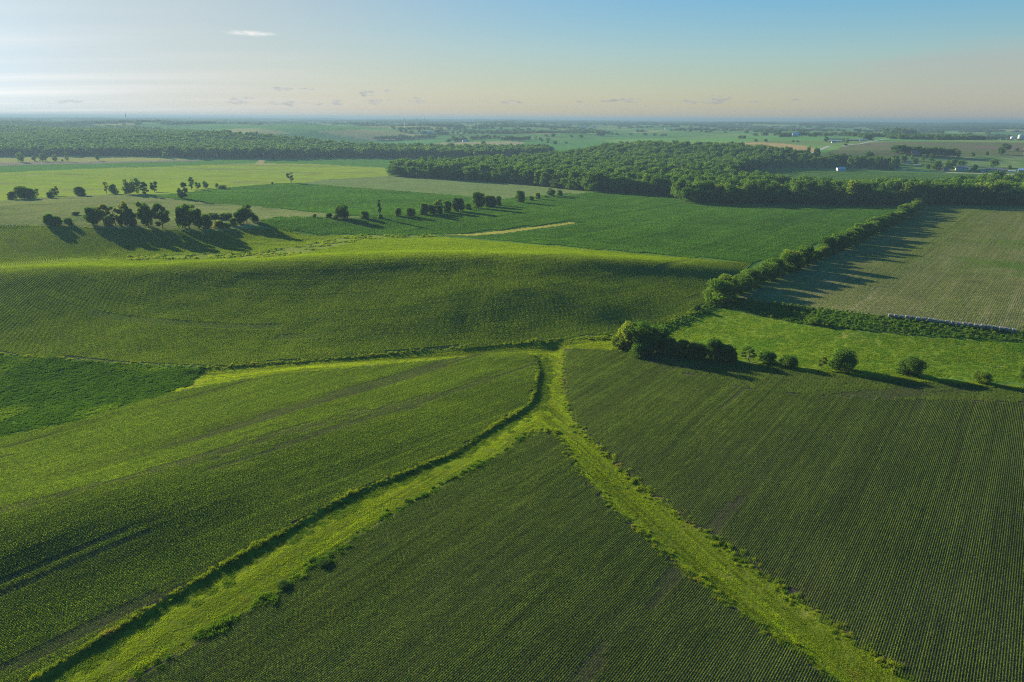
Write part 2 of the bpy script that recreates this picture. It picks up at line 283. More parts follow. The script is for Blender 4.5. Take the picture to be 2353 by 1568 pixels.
# ------------------------------------------------------------------ fields (outlines as surveyed on the photo, cast onto the land)
FIELDS = [  # name, outline
 ('grass_lane', [(360,905),(470,845),(760,826),(1000,803),(1250,785),(1310,777),(1425,770),(1440,806),(1700,832),(2353,888),(2900,930),(2900,2100),(-1400,2100),(-1500,1150),(0,1005)]),
 ('pasture', [(-900,470),(0,462),(100,452),(200,448),(330,446),(365,452),(430,462),(520,470),(600,476),(700,487),(830,498),(800,503),(700,499),(640,500),(600,505),(590,520),(500,530),(290,525),(0,517),(-900,530)]),
 ('valley_meadow', [(-900,425),(-900,385),(0,397),(200,388),(400,382),(590,375),(720,377),(885,384),(892,406),(760,412),(680,421),(630,423),(520,432),(400,446),(340,446),(200,448),(0,462),(-900,470)]),
 ('hay_meadow', [(-900,376),(0,374),(90,372),(200,372),(350,370),(420,368),(450,366),(330,356),(0,356),(-900,358)]),
 ('stubble_strip', [(-900,383),(0,381),(100,380),(350,373),(450,370),(470,366),(420,368),(350,370),(0,374),(-900,376)]),
 ('bean_strip', [(-900,398),(0,397),(200,388),(400,381),(590,372),(610,364),(520,365),(450,370),(350,373),(0,381),(-900,383)]),
 ('valley_crop_field', [(600,362),(800,360),(1100,361),(1280,364),(1150,374),(990,386),(890,386),(720,377),(590,374)]),
 ('green_crop_field', [(365,452),(400,446),(520,432),(630,423),(680,421),(890,437),(1150,458),(1340,442),(1150,468),(960,496),(900,502),(830,498),(600,475),(430,462)]),
 ('rough_pasture', [(680,421),(760,412),(890,405),(1000,410),(1340,432),(1345,443),(1150,458),(890,437)]),
 ('big_bean_field', [(600,505),(640,500),(700,499),(800,503),(900,503),(960,497),(1150,469),(1345,444),(1530,440),(2150,455),(2130,474),(2080,490),(1980,522),(1900,556),(1790,596),(1725,604),(1530,586),(1300,566),(1100,548),(1000,541),(830,541),(705,538),(640,526),(590,518)]),
 ('hollow_field', [(-900,525),(0,519),(60,519),(150,522),(290,527),(500,533),(575,524),(640,528),(705,540),(830,543),(750,562),(600,590),(300,595),(0,592),(-900,600)]),
 ('sloping_crop_field', [(-900,600),(0,592),(290,596),(600,593),(680,584),(760,563),(835,547),(1000,544),(1300,569),(1530,589),(1725,606),(1700,628),(1650,680),(1636,692),(1600,712),(1536,742),(1415,770),(1310,776),(1250,784),(1000,802),(760,825),(470,844),(250,832),(0,812),(-900,790)]),
 ('weed_strip', [(290,589),(400,587),(600,579),(700,564),(780,547),(830,540),(900,541),(1000,541),(1000,546),(900,547),(835,552),(745,572),(665,589),(600,594),(290,598)]),
 ('mown_strip', [(1000,541),(1080,538),(1160,530),(1240,520),(1310,511),(1325,513),(1240,525),(1160,536),(1080,542)]),
 ('striped_field', [(1690,688),(1750,660),(1850,610),(1990,550),(2060,505),(2130,478),(2353,474),(2900,470),(2900,810),(2353,762),(2060,730),(1850,706)]),
 ('weedy_bank', [(1636,692),(1690,686),(1850,706),(2060,729),(2353,763),(2900,810),(2900,830),(2353,786),(2100,772),(1850,748),(1760,730),(1690,712),(1655,706),(1560,756),(1500,800),(1425,775),(1540,742)]),
 ('meadow', [(1500,806),(1535,768),(1600,730),(1650,707),(1760,731),(1850,749),(2100,773),(2353,787),(2900,830),(2900,920),(2353,882),(2000,858),(1850,848),(1700,828),(1550,812)]),
 ('lush_grass_field', [(-900,790),(0,816),(250,836),(470,848),(440,885),(380,905),(180,965),(0,1005),(-800,1150)]),
 ('right_crop_field', [(1297,802),(1410,805),(1550,816),(1700,834),(1850,854),(2000,865),(2353,891),(2900,930),(3000,2100),(2500,2100),(2100,1568),(1950,1460),(1790,1345),(1640,1235),(1530,1165),(1400,1050),(1325,975),(1303,930),(1295,870)]),
 ('headland', [(1480,811),(1700,834),(1850,854),(2353,891),(2900,930),(2900,965),(2353,925),(1950,912),(1800,903),(1700,890),(1600,866),(1500,833)]),
 ('middle_crop_field', [(1215,998),(1245,990),(1282,996),(1320,1070),(1400,1160),(1500,1245),(1600,1335),(1700,1405),(1890,1545),(2300,2100),(-700,2100),(290,1568),(600,1385),(720,1300),(900,1180),(1170,1032)]),
 ('left_crop_field', [(0,1005),(180,965),(380,905),(480,885),(640,860),(800,845),(1000,828),(1100,815),(1205,811),(1232,822),(1236,850),(1228,905),(1213,930),(1130,980),(1050,1035),(800,1135),(500,1303),(75,1560),(-800,2100),(-1500,1500),(-800,1150)]),
 ('village_green_field', [(1650,400),(1780,388),(2000,395),(2353,404),(2900,410),(2900,450),(2353,450),(2050,450),(1900,435),(1700,420)]),
 ('golden_meadow', [(1630,345),(1645,331),(1740,327),(1800,330),(1870,338),(1885,345),(1860,351),(1820,350),(1760,347),(1700,350)]),
 ('hillside_crop_field', [(1885,372),(1890,356),(1930,338),(2000,328),(2090,325),(2160,326),(2353,328),(2353,362),(2240,366),(2150,362),(2050,362),(1960,368)]),
 ('village_lawn', [(1760,382),(1880,370),(2050,362),(2090,355),(2160,372),(2353,384),(2353,400),(2050,392),(1780,388)]),
 ('contour_strip_field', [(2145,374),(2150,362),(2280,358),(2353,362),(2700,370),(2700,390),(2353,388),(2250,384)]),
 ('pale_hay_field', [(955,334),(1020,328),(1116,325),(1180,324),(1207,328),(1190,336),(1077,341),(960,341)]),
 ('far_green_field', [(820,330),(862,322),(1038,316),(1040,326),(967,333),(955,341),(830,340)]),
 ('far_bean_field', [(1190,338),(1207,329),(1300,322),(1360,318),(1420,330),(1300,345),(1200,346)]),
 ('field_track', [(588,375),(600,366),(608,363),(614,363),(607,370),(603,377),(640,378),(588,379)]),
]
polys = {}
for nm, pts in FIELDS:
    dp = np.array(densify(pts)); x, y, z, t = ground_at(dp[:, 0], dp[:, 1]); polys[nm] = np.c_[x, y]
# ------------------------------------------------------------------ materials
def new_mat(name):
    m = bpy.data.materials.new(name); m.use_nodes = True; m.node_tree.nodes.clear(); return m
class NB:
    def __init__(s, m): s.t = m.node_tree; s.N = s.t.nodes.new; s.L = s.t.links.new
    def set(s, sock, v):
        if hasattr(v, 'is_linked') or hasattr(v, 'links'): s.L(v, sock)
        else: sock.default_value = v
    def math(s, op, a, b=None, clamp=False):
        n = s.N('ShaderNodeMath'); n.operation = op; n.use_clamp = clamp
        s.set(n.inputs[0], a)
        if b is not None: s.set(n.inputs[1], b)
        return n.outputs[0]
    def noise(s, vec, scale, detail=3, rough=.5):
        n = s.N('ShaderNodeTexNoise'); s.L(vec, n.inputs['Vector']); n.inputs['Scale'].default_value = scale
        n.inputs['Detail'].default_value = detail; n.inputs['Roughness'].default_value = rough; return n.outputs['Fac']
    def mix(s, f, a, b):
        n = s.N('ShaderNodeMix'); n.data_type = 'RGBA'; s.set(n.inputs[0], f)
        for i, c in ((6, a), (7, b)):
            if isinstance(c, tuple): n.inputs[i].default_value = (*c, 1)
            else: s.L(c, n.inputs[i])
        return n.outputs[2]
    def ramp(s, f, lo, hi):
        n = s.N('ShaderNodeMapRange'); n.interpolation_type = 'SMOOTHSTEP'; s.L(f, n.inputs[0]); n.inputs[1].default_value = lo; n.inputs[2].default_value = hi; return n.outputs[0]
    def pos(s): return s.N('ShaderNodeNewGeometry').outputs['Position']
    def scale(s, v, sc, rot=0):
        n0 = s.N('ShaderNodeMapping'); s.L(v, n0.inputs[0]); n0.inputs['Rotation'].default_value = (0, 0, rot)
        n = s.N('ShaderNodeMapping'); s.L(n0.outputs[0], n.inputs[0]); n.inputs['Scale'].default_value = sc; return n.outputs[0]
    def out(s, sh):
        o = s.N('ShaderNodeOutputMaterial'); s.L(sh, o.inputs[0])
def mat_ground(name, c1, c2, patch=None, rows=None, bump=.5, fine=.9, row_az=37, spacing=.38, streak=0, streak_col=None, big=0.012, bumpdist=.35):
    """c1 and c2: the two plant / soil colours that mix in tufts, patch: (colour, threshold) broad patches, rows: strength of drilled rows"""
    m = new_mat(name); b = NB(m); p = b.pos()
    f1 = b.noise(p, fine, 4, .65); f2 = b.noise(p, big*8, 3); f3 = b.noise(p, big, 3, .55)
    fac = b.ramp(b.math('ADD', b.math('MULTIPLY', f1, .75), b.math('MULTIPLY', f2, .25)), .36, .64)
    col = b.mix(fac, c1, c2)
    hgt = f1
    if rows:
        v = b.scale(p, (1, 1, 1), R(row_az))         # x' runs across the rows
        sp = b.N('ShaderNodeSeparateXYZ'); b.L(v, sp.inputs[0])
        ph = b.math('ADD', b.math('MULTIPLY', sp.outputs[0], 1/spacing), b.math('MULTIPLY', f2, .6))
        s_ = b.math('ADD', b.math('MULTIPLY', b.math('SINE', b.math('MULTIPLY', ph, 6.2832)), .5), .5)
        col = b.mix(b.math('MULTIPLY', s_, rows), col, c2)
        hgt = b.math('ADD', hgt, b.math('MULTIPLY', s_, -rows))
    if streak:
        v = b.scale(p, (streak, streak*.012, 1), R(row_az))
        sv = b.ramp(b.noise(v, 1.0, 3, .6), .47, .68)
        col = b.mix(b.math('MULTIPLY', sv, .8), col, streak_col)
    if patch:
        for pc, th in (patch if isinstance(patch, list) else [patch]):
            col = b.mix(b.math('MULTIPLY', b.ramp(f3, th, th+.13), .8), col, pc)
            f3 = b.noise(p, big*2.3, 3, .55)
    hv = b.N('ShaderNodeHueSaturation'); b.L(col, hv.inputs['Color'])
    b.L(b.math('ADD', .75, b.math('MULTIPLY', b.noise(p, .045, 3), .5)), hv.inputs['Value'])
    d = b.N('ShaderNodeBsdfDiffuse'); b.L(hv.outputs[0], d.inputs[0])
    if bump:
        bp = b.N('ShaderNodeBump'); bp.inputs['Strength'].default_value = bump; bp.inputs['Distance'].default_value = bumpdist
        b.L(hgt, bp.inputs['Height']); b.L(bp.outputs[0], d.inputs['Normal'])
    b.out(d.outputs[0]); return m
SOIL = (.052, .043, .034)
G = {}
G['grass_lane'] = mat_ground('lane_grass', (.07,.105,.010), (.10,.13,.012), patch=[((.20,.19,.05),.6)], fine=2.2, bump=.7, big=.05)
crop_soil = mat_ground('crop_soil', (.028,.030,.018), SOIL, fine=1.6, bump=.4, bumpdist=.1)
G['right_crop_field'] = G['middle_crop_field'] = G['left_crop_field'] = G['headland'] = crop_soil
G['sloping_crop_field'] = mat_ground('slope_crop', (.07,.11,.018), (.075,.08,.032), fine=1.2, bump=.5)
G['hollow_field'] = G['sloping_crop_field']
G['lush_grass_field'] = mat_ground('lush_grass', (.035,.08,.012), (.055,.115,.014), patch=((.11,.18,.016),.55), fine=1.4, bump=.8, big=.035)
G['meadow'] = mat_ground('meadow_grass', (.09,.15,.014), (.14,.19,.018), patch=[((.05,.125,.012),.58),((.20,.18,.05),.6)], fine=1.1, bump=.8, big=.022)
G['weedy_bank'] = mat_ground('bank_weeds', (.04,.085,.016), (.10,.15,.022), fine=.8, bump=1, bumpdist=.8)
G['striped_field'] = mat_ground('striped_crop', (.12,.13,.045), (.155,.145,.07), rows=.25, spacing=.76, fine=.9, bump=.4, streak=.45, streak_col=(.23,.20,.11), row_az=39, patch=((.06,.125,.02),.56))
G['big_bean_field'] = mat_ground('bean_canopy', (.044,.098,.018), (.064,.128,.024), fine=.9, bump=1.0, bumpdist=.6, streak=.05, streak_col=(.034,.08,.018), row_az=37)
G['village_green_field'] = G['big_bean_field']
G['pasture'] = mat_ground('pasture_grass', (.115,.15,.04), (.175,.195,.07), patch=[((.085,.12,.035),.52)], fine=.35, bump=.9, big=.02, bumpdist=.9)
G['rough_pasture'] = mat_ground('rough_pasture_grass', (.10,.155,.045), (.15,.19,.065), fine=.25, bump=.7, big=.015, bumpdist=.9)
G['green_crop_field'] = mat_ground('green_canopy', (.06,.135,.018), (.075,.16,.024), fine=.5, bump=.5, patch=((.045,.14,.03),.55))
G['valley_meadow'] = mat_ground('valley_grass', (.165,.24,.02), (.21,.275,.03), fine=.2, bump=.5, big=.006, patch=[((.13,.17,.045),.56),((.19,.26,.02),.6)], streak=.02, streak_col=(.16,.18,.06), row_az=-80)
G['hay_meadow'] = mat_ground('pale_grass', (.22,.24,.06), (.26,.26,.08), fine=.15, bump=.4)
G['stubble_strip'] = mat_ground('stubble', (.17,.155,.11), (.21,.18,.13), fine=.15, bump=.4)
G['bean_strip'] = mat_ground('bean_strip_canopy', (.06,.145,.028), (.08,.17,.03), fine=.15, bump=.4)
G['valley_crop_field'] = mat_ground('valley_crop_canopy', (.055,.135,.024), (.07,.16,.03), fine=.15, bump=.4, patch=((.09,.18,.04),.6))
G['weed_strip'] = mat_ground('strip_weeds', (.11,.17,.025), (.17,.20,.04), fine=.6, bump=1, bumpdist=.6)
G['mown_strip'] = mat_ground('mown_grass', (.26,.26,.035), (.30,.27,.06), fine=.8, bump=.5)
G['golden_meadow'] = mat_ground('golden_grass', (.30,.22,.09), (.34,.25,.11), fine=.05, bump=.4, patch=[((.15,.17,.05),.52)], big=.01)
G['hillside_crop_field'] = mat_ground('hillside_crop', (.085,.12,.04), (.115,.115,.06), fine=.05, bump=.3, patch=[((.14,.10,.09),.52),((.10,.145,.04),.6)], big=.006)
G['village_lawn'] = mat_ground('lawn_grass', (.07,.14,.03), (.10,.17,.04), fine=.05, bump=.4, patch=((.20,.22,.04),.6), big=.02)
G['contour_strip_field'] = mat_ground('contour_strips', (.07,.15,.04), (.11,.18,.05), fine=.05, bump=.3, streak=.045, streak_col=(.24,.22,.13), row_az=5)
G['pale_hay_field'] = mat_ground('hay_field_grass', (.23,.22,.11), (.25,.24,.12), fine=.05, bump=.3)
G['far_green_field'] = mat_ground('far_green_canopy', (.06,.16,.045), (.08,.19,.05), fine=.05, bump=.3)
G['far_bean_field'] = G['far_green_field']
G['field_track'] = mat_ground('track_dirt', (.30,.24,.12), (.26,.24,.08), fine=.4, bump=.3)
# far countryside: a patchwork of fields stored as a colour per field
m = new_mat('far_country'); b = NB(m); p = b.pos()
at_ = b.N('ShaderNodeAttribute'); at_.attribute_name = 'field_colour'
hv = b.N('ShaderNodeHueSaturation'); b.L(at_.outputs['Color'], hv.inputs['Color']); b.L(b.math('ADD', .7, b.math('MULTIPLY', b.noise(p, .006, 4), .6)), hv.inputs['Value'])
d = b.N('ShaderNodeBsdfDiffuse'); b.L(hv.outputs[0], d.inputs[0]); b.out(d.outputs[0]); G['ground'] = m
# ------------------------------------------------------------------ the ground sheet
angs = np.r_[np.linspace(-180, -46, 60, endpoint=False), np.linspace(-46, 46, 1160, endpoint=False), np.linspace(46, 180, 60, endpoint=False)]
rad = [1.5, 10, 20, 28, 34]; r_ = 38.0
while r_ < 23000:
    rad.append(r_); r_ += min(.014*r_, .00115*(CAMZ**2+r_*r_)/CAMZ)
rad = np.array(rad); na, nr = len(angs), len(rad)
aa, rr = np.meshgrid(np.radians(angs), rad)
GX = (np.sin(aa)*rr).ravel(); GY = (np.cos(aa)*rr).ravel(); GZ = height(GX, GY)
i0 = (np.arange(nr-1)[:, None]*na+np.arange(na)[None]); j0 = np.roll(np.arange(na), -1)
i1 = (np.arange(nr-1)[:, None]*na+j0[None])
quads = np.stack([i0, i1, i1+na, i0+na], -1).reshape(-1, 4)
FX = GX[quads].mean(1); FY = GY[quads].mean(1); fr = np.hypot(FX, FY)
amp = np.clip(.30+.0012*fr, .3, 3)
WX = FX+amp*(vnoise(FX/3.1, FY/3.1, 41)+.6*vnoise(FX/1.1, FY/1.1, 43)); WY = FY+amp*(vnoise(FX/3.1, FY/3.1, 42)+.6*vnoise(FX/1.1, FY/1.1, 44))
rid = np.zeros(len(quads), np.int32)
names = ['ground']+[n for n, _ in FIELDS]
for k, (nm, _) in enumerate(FIELDS):
    rid[inside(WX, WY, polys[nm])] = k+1
def region_of(x, y):
    out = np.zeros(len(x), np.int32)
    for k, (nm, _) in enumerate(FIELDS): out[inside(x, y, polys[nm])] = k+1
    return out
# quilt for the far country
cells = rng.uniform(-1, 1, (9000, 2)); cr = np.exp(rng.uniform(math.log(900), math.log(30000), 9000)); ca = np.radians(rng.uniform(-60, 60, 9000))
QP = np.array([(.055,.135,.04),(.05,.12,.04),(.075,.16,.045),(.10,.16,.05),(.11,.16,.055),(.045,.11,.04),(.17,.175,.08),(.07,.14,.045),(.085,.14,.05),(.065,.15,.05),(.06,.14,.045),(.09,.17,.05)])
QP = QP*np.array([1.4, 1.35, 1.1])
def quilt(x, y):
    s = np.where(np.hypot(x, y) > 6000, 900, 420); t = R(39)
    a = (x*math.cos(t)-y*math.sin(t)); b_ = (x*math.sin(t)+y*math.cos(t))
    a = a+120*vnoise(x/900, y/900, 51); b_ = b_+160*vnoise(x/900, y/900, 52)
    ci = np.floor(a/s).astype(np.int64); cj = np.floor(b_/(s*.55)+.5*(ci % 2)).astype(np.int64)
    h = ((ci*73856093) ^ (cj*19349663)) & 0x7fffffff; h = (h ^ (h >> 11))*2654435 & 0x7fffffff
    return h % len(QP), a/s-ci, b_/(s*.55)+.5*(ci % 2)-cj
def link(o, parent=None):
    scene.collection.objects.link(o)
    if parent is not None: o.parent = parent
    return o
def tag(o, label=None, cat=None, group=None, kind=None):
    if label: o['label'] = label
    if cat: o['category'] = cat
    if group: o['group'] = group
    if kind: o['kind'] = kind
    return o
def mesh_np(name, V, Q, mat, smoothf=True):
    me = bpy.data.meshes.new(name); n, k = Q.shape
    me.vertices.add(len(V)); me.vertices.foreach_set('co', np.asarray(V, np.float32).ravel())
    me.loops.add(n*k); me.loops.foreach_set('vertex_index', np.ascontiguousarray(Q, np.int32).ravel())
    me.polygons.add(n); me.polygons.foreach_set('loop_start', np.arange(0, n*k, k, dtype=np.int32))
    me.polygons.foreach_set('use_smooth', np.full(n, smoothf))
    me.update(calc_edges=True)
    if mat: me.materials.append(mat)
    return me
GV = np.c_[GX, GY, GZ]
FNAME = {'ground': 'ground', 'grass_lane': 'grass_path', 'field_track': 'track'}
for k, nm in enumerate(names):
    sel = np.where(rid == k)[0]
    if len(sel) == 0: continue
    q = quads[sel]; uq, inv = np.unique(q, return_inverse=True)
    me = mesh_np(nm, GV[uq], inv.reshape(-1, 4), G[nm])
    if nm == 'ground':
        ci, _, _ = quilt(GX[uq], GY[uq]); col = np.c_[QP[ci], np.ones(len(uq))]
        rr_ = np.hypot(GX[uq], GY[uq]); col[rr_ < 1500, :3] = (.07, .14, .03)
        ca_ = me.color_attributes.new('field_colour', 'FLOAT_COLOR', 'POINT'); ca_.data.foreach_set('color', col.astype(np.float32).ravel())
    o = link(bpy.data.objects.new(FNAME.get(nm, nm), me)); o['kind'] = 'structure'
# ------------------------------------------------------------------ foliage materials
def mat_leaf(name, col, col2, trans=.38, var=.35, scale=.25, yellow=None, row_az=None, tint=(1.35, 1.45, .45), rs=.9, ra=1.7):
    m = new_mat(name); b = NB(m); p = b.pos(); oi = b.N('ShaderNodeObjectInfo').outputs['Random']
    f = b.ramp(b.math('ADD', b.math('MULTIPLY', b.noise(p, scale, 3), .6 if row_az is not None else .35), b.math('MULTIPLY', oi, .4 if row_az is not None else .65)), .3, .7)
    c = b.mix(f, col, col2)
    if yellow: c = b.mix(b.math('MULTIPLY', b.ramp(b.noise(p, yellow[1], 2), yellow[2], yellow[2]+.12), .85), c, yellow[0])
    hv = b.N('ShaderNodeHueSaturation'); b.L(c, hv.inputs['Color'])
    val = b.math('ADD', 1-var/2, b.math('MULTIPLY', b.noise(p, scale*6, 2), var))
    if row_az is not None:      # planter passes differ a little in vigour
        sv = b.noise(b.scale(p, (rs, .008, 1), R(row_az)), 1.0, 4, .65); val = b.math('MULTIPLY', val, b.math('ADD', 1-ra/2, b.math('MULTIPLY', sv, ra)))
    b.L(val, hv.inputs['Value'])
    d = b.N('ShaderNodeBsdfDiffuse'); t = b.N('ShaderNodeBsdfTranslucent')
    tc_ = b.N('ShaderNodeMix'); tc_.data_type = 'RGBA'; tc_.blend_type = 'MULTIPLY'; tc_.inputs[0].default_value = 1
    b.L(hv.outputs[0], tc_.inputs[6]); tc_.inputs[7].default_value = (*tint, 1)
    b.L(hv.outputs[0], d.inputs[0]); b.L(tc_.outputs[2], t.inputs[0])
    mx = b.N('ShaderNodeMixShader'); mx.inputs[0].default_value = trans; b.L(d.outputs[0], mx.inputs[1]); b.L(t.outputs[0], mx.inputs[2])
    b.out(mx.outputs[0]); return m
def mat_plain(name, col, rough=.8, col2=None, scale=2.0, metal=0):
    m = new_mat(name); b = NB(m); p = b.N('ShaderNodeTexCoord').outputs['Object']
    s = b.N('ShaderNodeBsdfPrincipled'); s.inputs['Roughness'].default_value = rough; s.inputs['Metallic'].default_value = metal
    c2 = col2 or tuple(x*.75 for x in col)
    b.L(b.mix(b.ramp(b.noise(p, scale, 4), .35, .65), col, c2), s.inputs['Base Color']); b.out(s.outputs[0]); return m
BEAN = mat_leaf('bean_leaf', (.105,.165,.030), (.132,.190,.035), trans=.45, var=.15, yellow=((.135,.18,.035), .03, .62), row_az=37)
BEANL = mat_leaf('rise_leaf', (.125,.20,.022), (.16,.232,.024), trans=.5, var=.15, row_az=41, ra=1.1)
BEAN2 = mat_leaf('slope_leaf', (.145,.215,.014), (.175,.24,.018), trans=.55, scale=.02, var=.15)
def seg_az(p, q): return math.degrees(math.atan2(q[0]-p[0], q[1]-p[1]))
LAZ = [seg_az(CH1[2], CH1[6]), seg_az(CH3[1], CH3[5]), seg_az(CH2[1], CH2[3])]
GRASSL = [mat_leaf('grass_blade', (.15,.21,.006), (.185,.235,.009), trans=.55, yellow=((.19,.185,.03), .15, .64), row_az=z_, rs=.9, ra=3.4) for z_ in LAZ]
GRASS = GRASSL[0]
GRASS_SHADE = mat_leaf('shade_grass_blade', (.065,.12,.012), (.095,.145,.014), trans=.4)  # lane grass with the bank's shade put into its colour
MEADOWG = mat_leaf('meadow_blade', (.085,.155,.014), (.13,.19,.016), trans=.5, yellow=((.07,.15,.012), .03, .55))
LUSH = mat_leaf('lush_blade', (.036,.085,.011), (.052,.112,.013), yellow=((.11,.18,.016), .035, .53))
WEED = mat_leaf('weed_leaf', (.12,.18,.016), (.19,.23,.02), yellow=((.22,.19,.06), .15, .6))
BARK = mat_plain('bark', (.10,.08,.06), .9)
DEADWOOD = mat_plain('dead_wood', (.22,.19,.16), .9)
# ------------------------------------------------------------------ instanced ground cover (uncountable)
def leafs(P, size, rng_, flat=.5, aspect=1.0):
    """quads at P with random orientation; flat: how level they lie"""
    n = len(P); nz = rng_.normal(0, 1, (n, 3)); nz[:, 2] = np.abs(nz[:, 2])+flat*2; nz /= np.linalg.norm(nz, axis=1)[:, None]
    r1 = rng_.normal(0, 1, (n, 3)); t = np.cross(nz, r1); t /= np.linalg.norm(t, axis=1)[:, None]; bt = np.cross(nz, t)
    s = (size*rng_.uniform(.6, 1.3, n))[:, None]
    a = t*s*.5; c = bt*s*.5*aspect
    V = np.stack([P-a*1.0, P-c, P+a*1.0, P+c], 1).reshape(-1, 3)
    return V, np.arange(4*n).reshape(-1, 4)
def crop_tile(rows, length, spacing, width, hgt, per_m, size, seed, mat):
    g = np.random.default_rng(seed); P = []
    for i in range(rows):
        n = int(length*per_m); x = (i-(rows-1)/2)*spacing+g.normal(0, width*.5, n); y = g.uniform(-length/2, length/2, n)
        keep = np.ones(n, bool)
        z = hgt*g.uniform(.15, 1, n)*np.exp(-((x-(i-(rows-1)/2)*spacing)/(width*1.2))**2)
        P.append(np.c_[x, y, z][keep])
    P = np.vstack(P); V, Q = leafs(P, size, g, .35)
    return bpy.data.objects.new('leaf_tile', mesh_np('leaf_tile', V, Q, mat, False))
def tuft_tile(w_, n, hgt, size, seed, mat, lean=.35):
    """grass blades: tall narrow triangles-as-quads"""
    g = np.random.default_rng(seed); x = g.uniform(-w_/2, w_/2, n); y = g.uniform(-w_/2, w_/2, n)
    h = hgt*g.uniform(.5, 1.2, n)*(1+.5*vnoise(x*1.5, y*1.5, seed)); a = g.uniform(0, 6.283, n)
    dx, dy = np.cos(a)*size*.5, np.sin(a)*size*.5; lx, ly = g.normal(0, lean, n)*h, g.normal(0, lean, n)*h
    V = np.stack([np.c_[x-dx, y-dy, np.zeros(n)], np.c_[x+dx, y+dy, np.zeros(n)], np.c_[x+dx*.5+lx, y+dy*.5+ly, h], np.c_[x-dx*.5+lx, y-dy*.5+ly, h]], 1).reshape(-1, 3)
    return bpy.data.objects.new('grass_tile', mesh_np('grass_tile', V, np.arange(4*n).reshape(-1, 4), mat, False))
def scatter(name, P, rot, scl, idx, sources, label=None, cat=None):
    me = bpy.data.meshes.new(name); n = len(P)
    me.vertices.add(n); me.vertices.foreach_set('co', np.asarray(P, np.float32).ravel())
    a = me.attributes.new('rot', 'FLOAT_VECTOR', 'POINT'); a.data.foreach_set('vector', np.asarray(rot, np.float32).ravel())
    if np.ndim(scl) == 1: scl = np.repeat(np.asarray(scl)[:, None], 3, 1)
    a = me.attributes.new('scl', 'FLOAT_VECTOR', 'POINT'); a.data.foreach_set('vector', np.asarray(scl, np.float32).ravel())
    a = me.attributes.new('idx', 'INT', 'POINT'); a.data.foreach_set('value', np.asarray(idx, np.int32))
    ng = bpy.data.node_groups.new(name+'_nodes', 'GeometryNodeTree')
    ng.interface.new_socket('Geometry', in_out='INPUT', socket_type='NodeSocketGeometry'); ng.interface.new_socket('Geometry', in_out='OUTPUT', socket_type='NodeSocketGeometry')
    N_ = ng.nodes.new; L_ = ng.links.new
    gi, go = N_('NodeGroupInput'), N_('NodeGroupOutput'); ip = N_('GeometryNodeInstanceOnPoints'); jn = N_('GeometryNodeJoinGeometry')
    for s in reversed(sources):        # a join lists its inputs last first
        oi = N_('GeometryNodeObjectInfo'); oi.inputs['Object'].default_value = s; oi.inputs['As Instance'].default_value = True; L_(oi.outputs['Geometry'], jn.inputs[0])
    L_(gi.outputs[0], ip.inputs['Points']); L_(jn.outputs[0], ip.inputs['Instance']); ip.inputs['Pick Instance'].default_value = True
    for nm_, dt_, sock in (('rot', 'FLOAT_VECTOR', 'Rotation'), ('scl', 'FLOAT_VECTOR', 'Scale'), ('idx', 'INT', 'Instance Index')):
        na_ = N_('GeometryNodeInputNamedAttribute'); na_.data_type = dt_; na_.inputs['Name'].default_value = nm_
        o_ = [s for s in na_.outputs if s.enabled and s.name == 'Attribute'][0]; L_(o_, ip.inputs[sock])
    L_(ip.outputs[0], go.inputs[0])
    o = link(bpy.data.objects.new(name, me)); md = o.modifiers.new('scatter', 'NODES'); md.node_group = ng
    tag(o, label, cat, kind='stuff'); return o
def tangent_rot(x, y, az):
    """Euler angles that lay a tile on the slope with its +Y along azimuth az"""
    e = 1.5; gx = (height(x+e, y)-height(x-e, y))/(2*e); gy = (height(x, y+e)-height(x, y-e))/(2*e)
    nz = np.stack([-gx, -gy, np.ones_like(gx)], 1); nz /= np.linalg.norm(nz, axis=1)[:, None]
    ty = np.stack([np.sin(az), np.cos(az), gx*np.sin(az)+gy*np.cos(az)], 1); ty /= np.linalg.norm(ty, axis=1)[:, None]
    tx = np.cross(ty, nz)
    r00, r10, r20, r21, r22 = tx[:, 0], tx[:, 1], tx[:, 2], ty[:, 2], nz[:, 2]
    return np.stack([np.arctan2(r21, r22), np.arcsin(np.clip(-r20, -1, 1)), np.arctan2(r10, r00)], 1)
def lattice(name, du, dv, az=None, circle=None, rmax=1e9):
    """centres of tiles laid along the rows inside a field"""
    P = polys[name]; vis = (np.hypot(P[:, 0], P[:, 1]) < rmax*1.5)
    if circle is None:
        d = np.array([math.sin(az), math.cos(az)]); n = np.array([math.cos(az), -math.sin(az)])
        a = P@n; b_ = P@d
        A, B = np.meshgrid(np.arange(math.floor(a.min()/du), a.max()/du)*du, np.arange(max(b_.min(), -rmax), min(b_.max(), rmax), dv))
        A, B = A.ravel(), B.ravel(); x = A*n[0]+B*d[0]; y = A*n[1]+B*d[1]; azs = np.full(len(x), az)
    else:
        cx, cy_ = circle; rr = np.hypot(P[:, 0]-cx, P[:, 1]-cy_); xs, ys, az_ = [], [], []
        for r in np.arange(max(du, math.floor(30/du)*du), min(rr.max(), 620), du):
            t = np.arange(0, 2*math.pi, dv/r); xs.append(cx+r*np.sin(t)); ys.append(cy_+r*np.cos(t)); az_.append(t+math.pi/2)
        x, y, azs = np.concatenate(xs), np.concatenate(ys), np.concatenate(az_)
    r = np.hypot(x, y); th = np.degrees(np.arctan2(x, y)); dep = np.degrees(np.arctan2(CAMZ-3, r))
    m = (r < rmax) & (np.abs(th) < 52) & (dep < 56); x, y, azs = x[m], y[m], azs[m]
    wx = x+.3*vnoise(x/3, y/3, 1); wy = y+.3*vnoise(x/3, y/3, 2)
    m = inside(wx, wy, P); return x[m], y[m], azs[m]
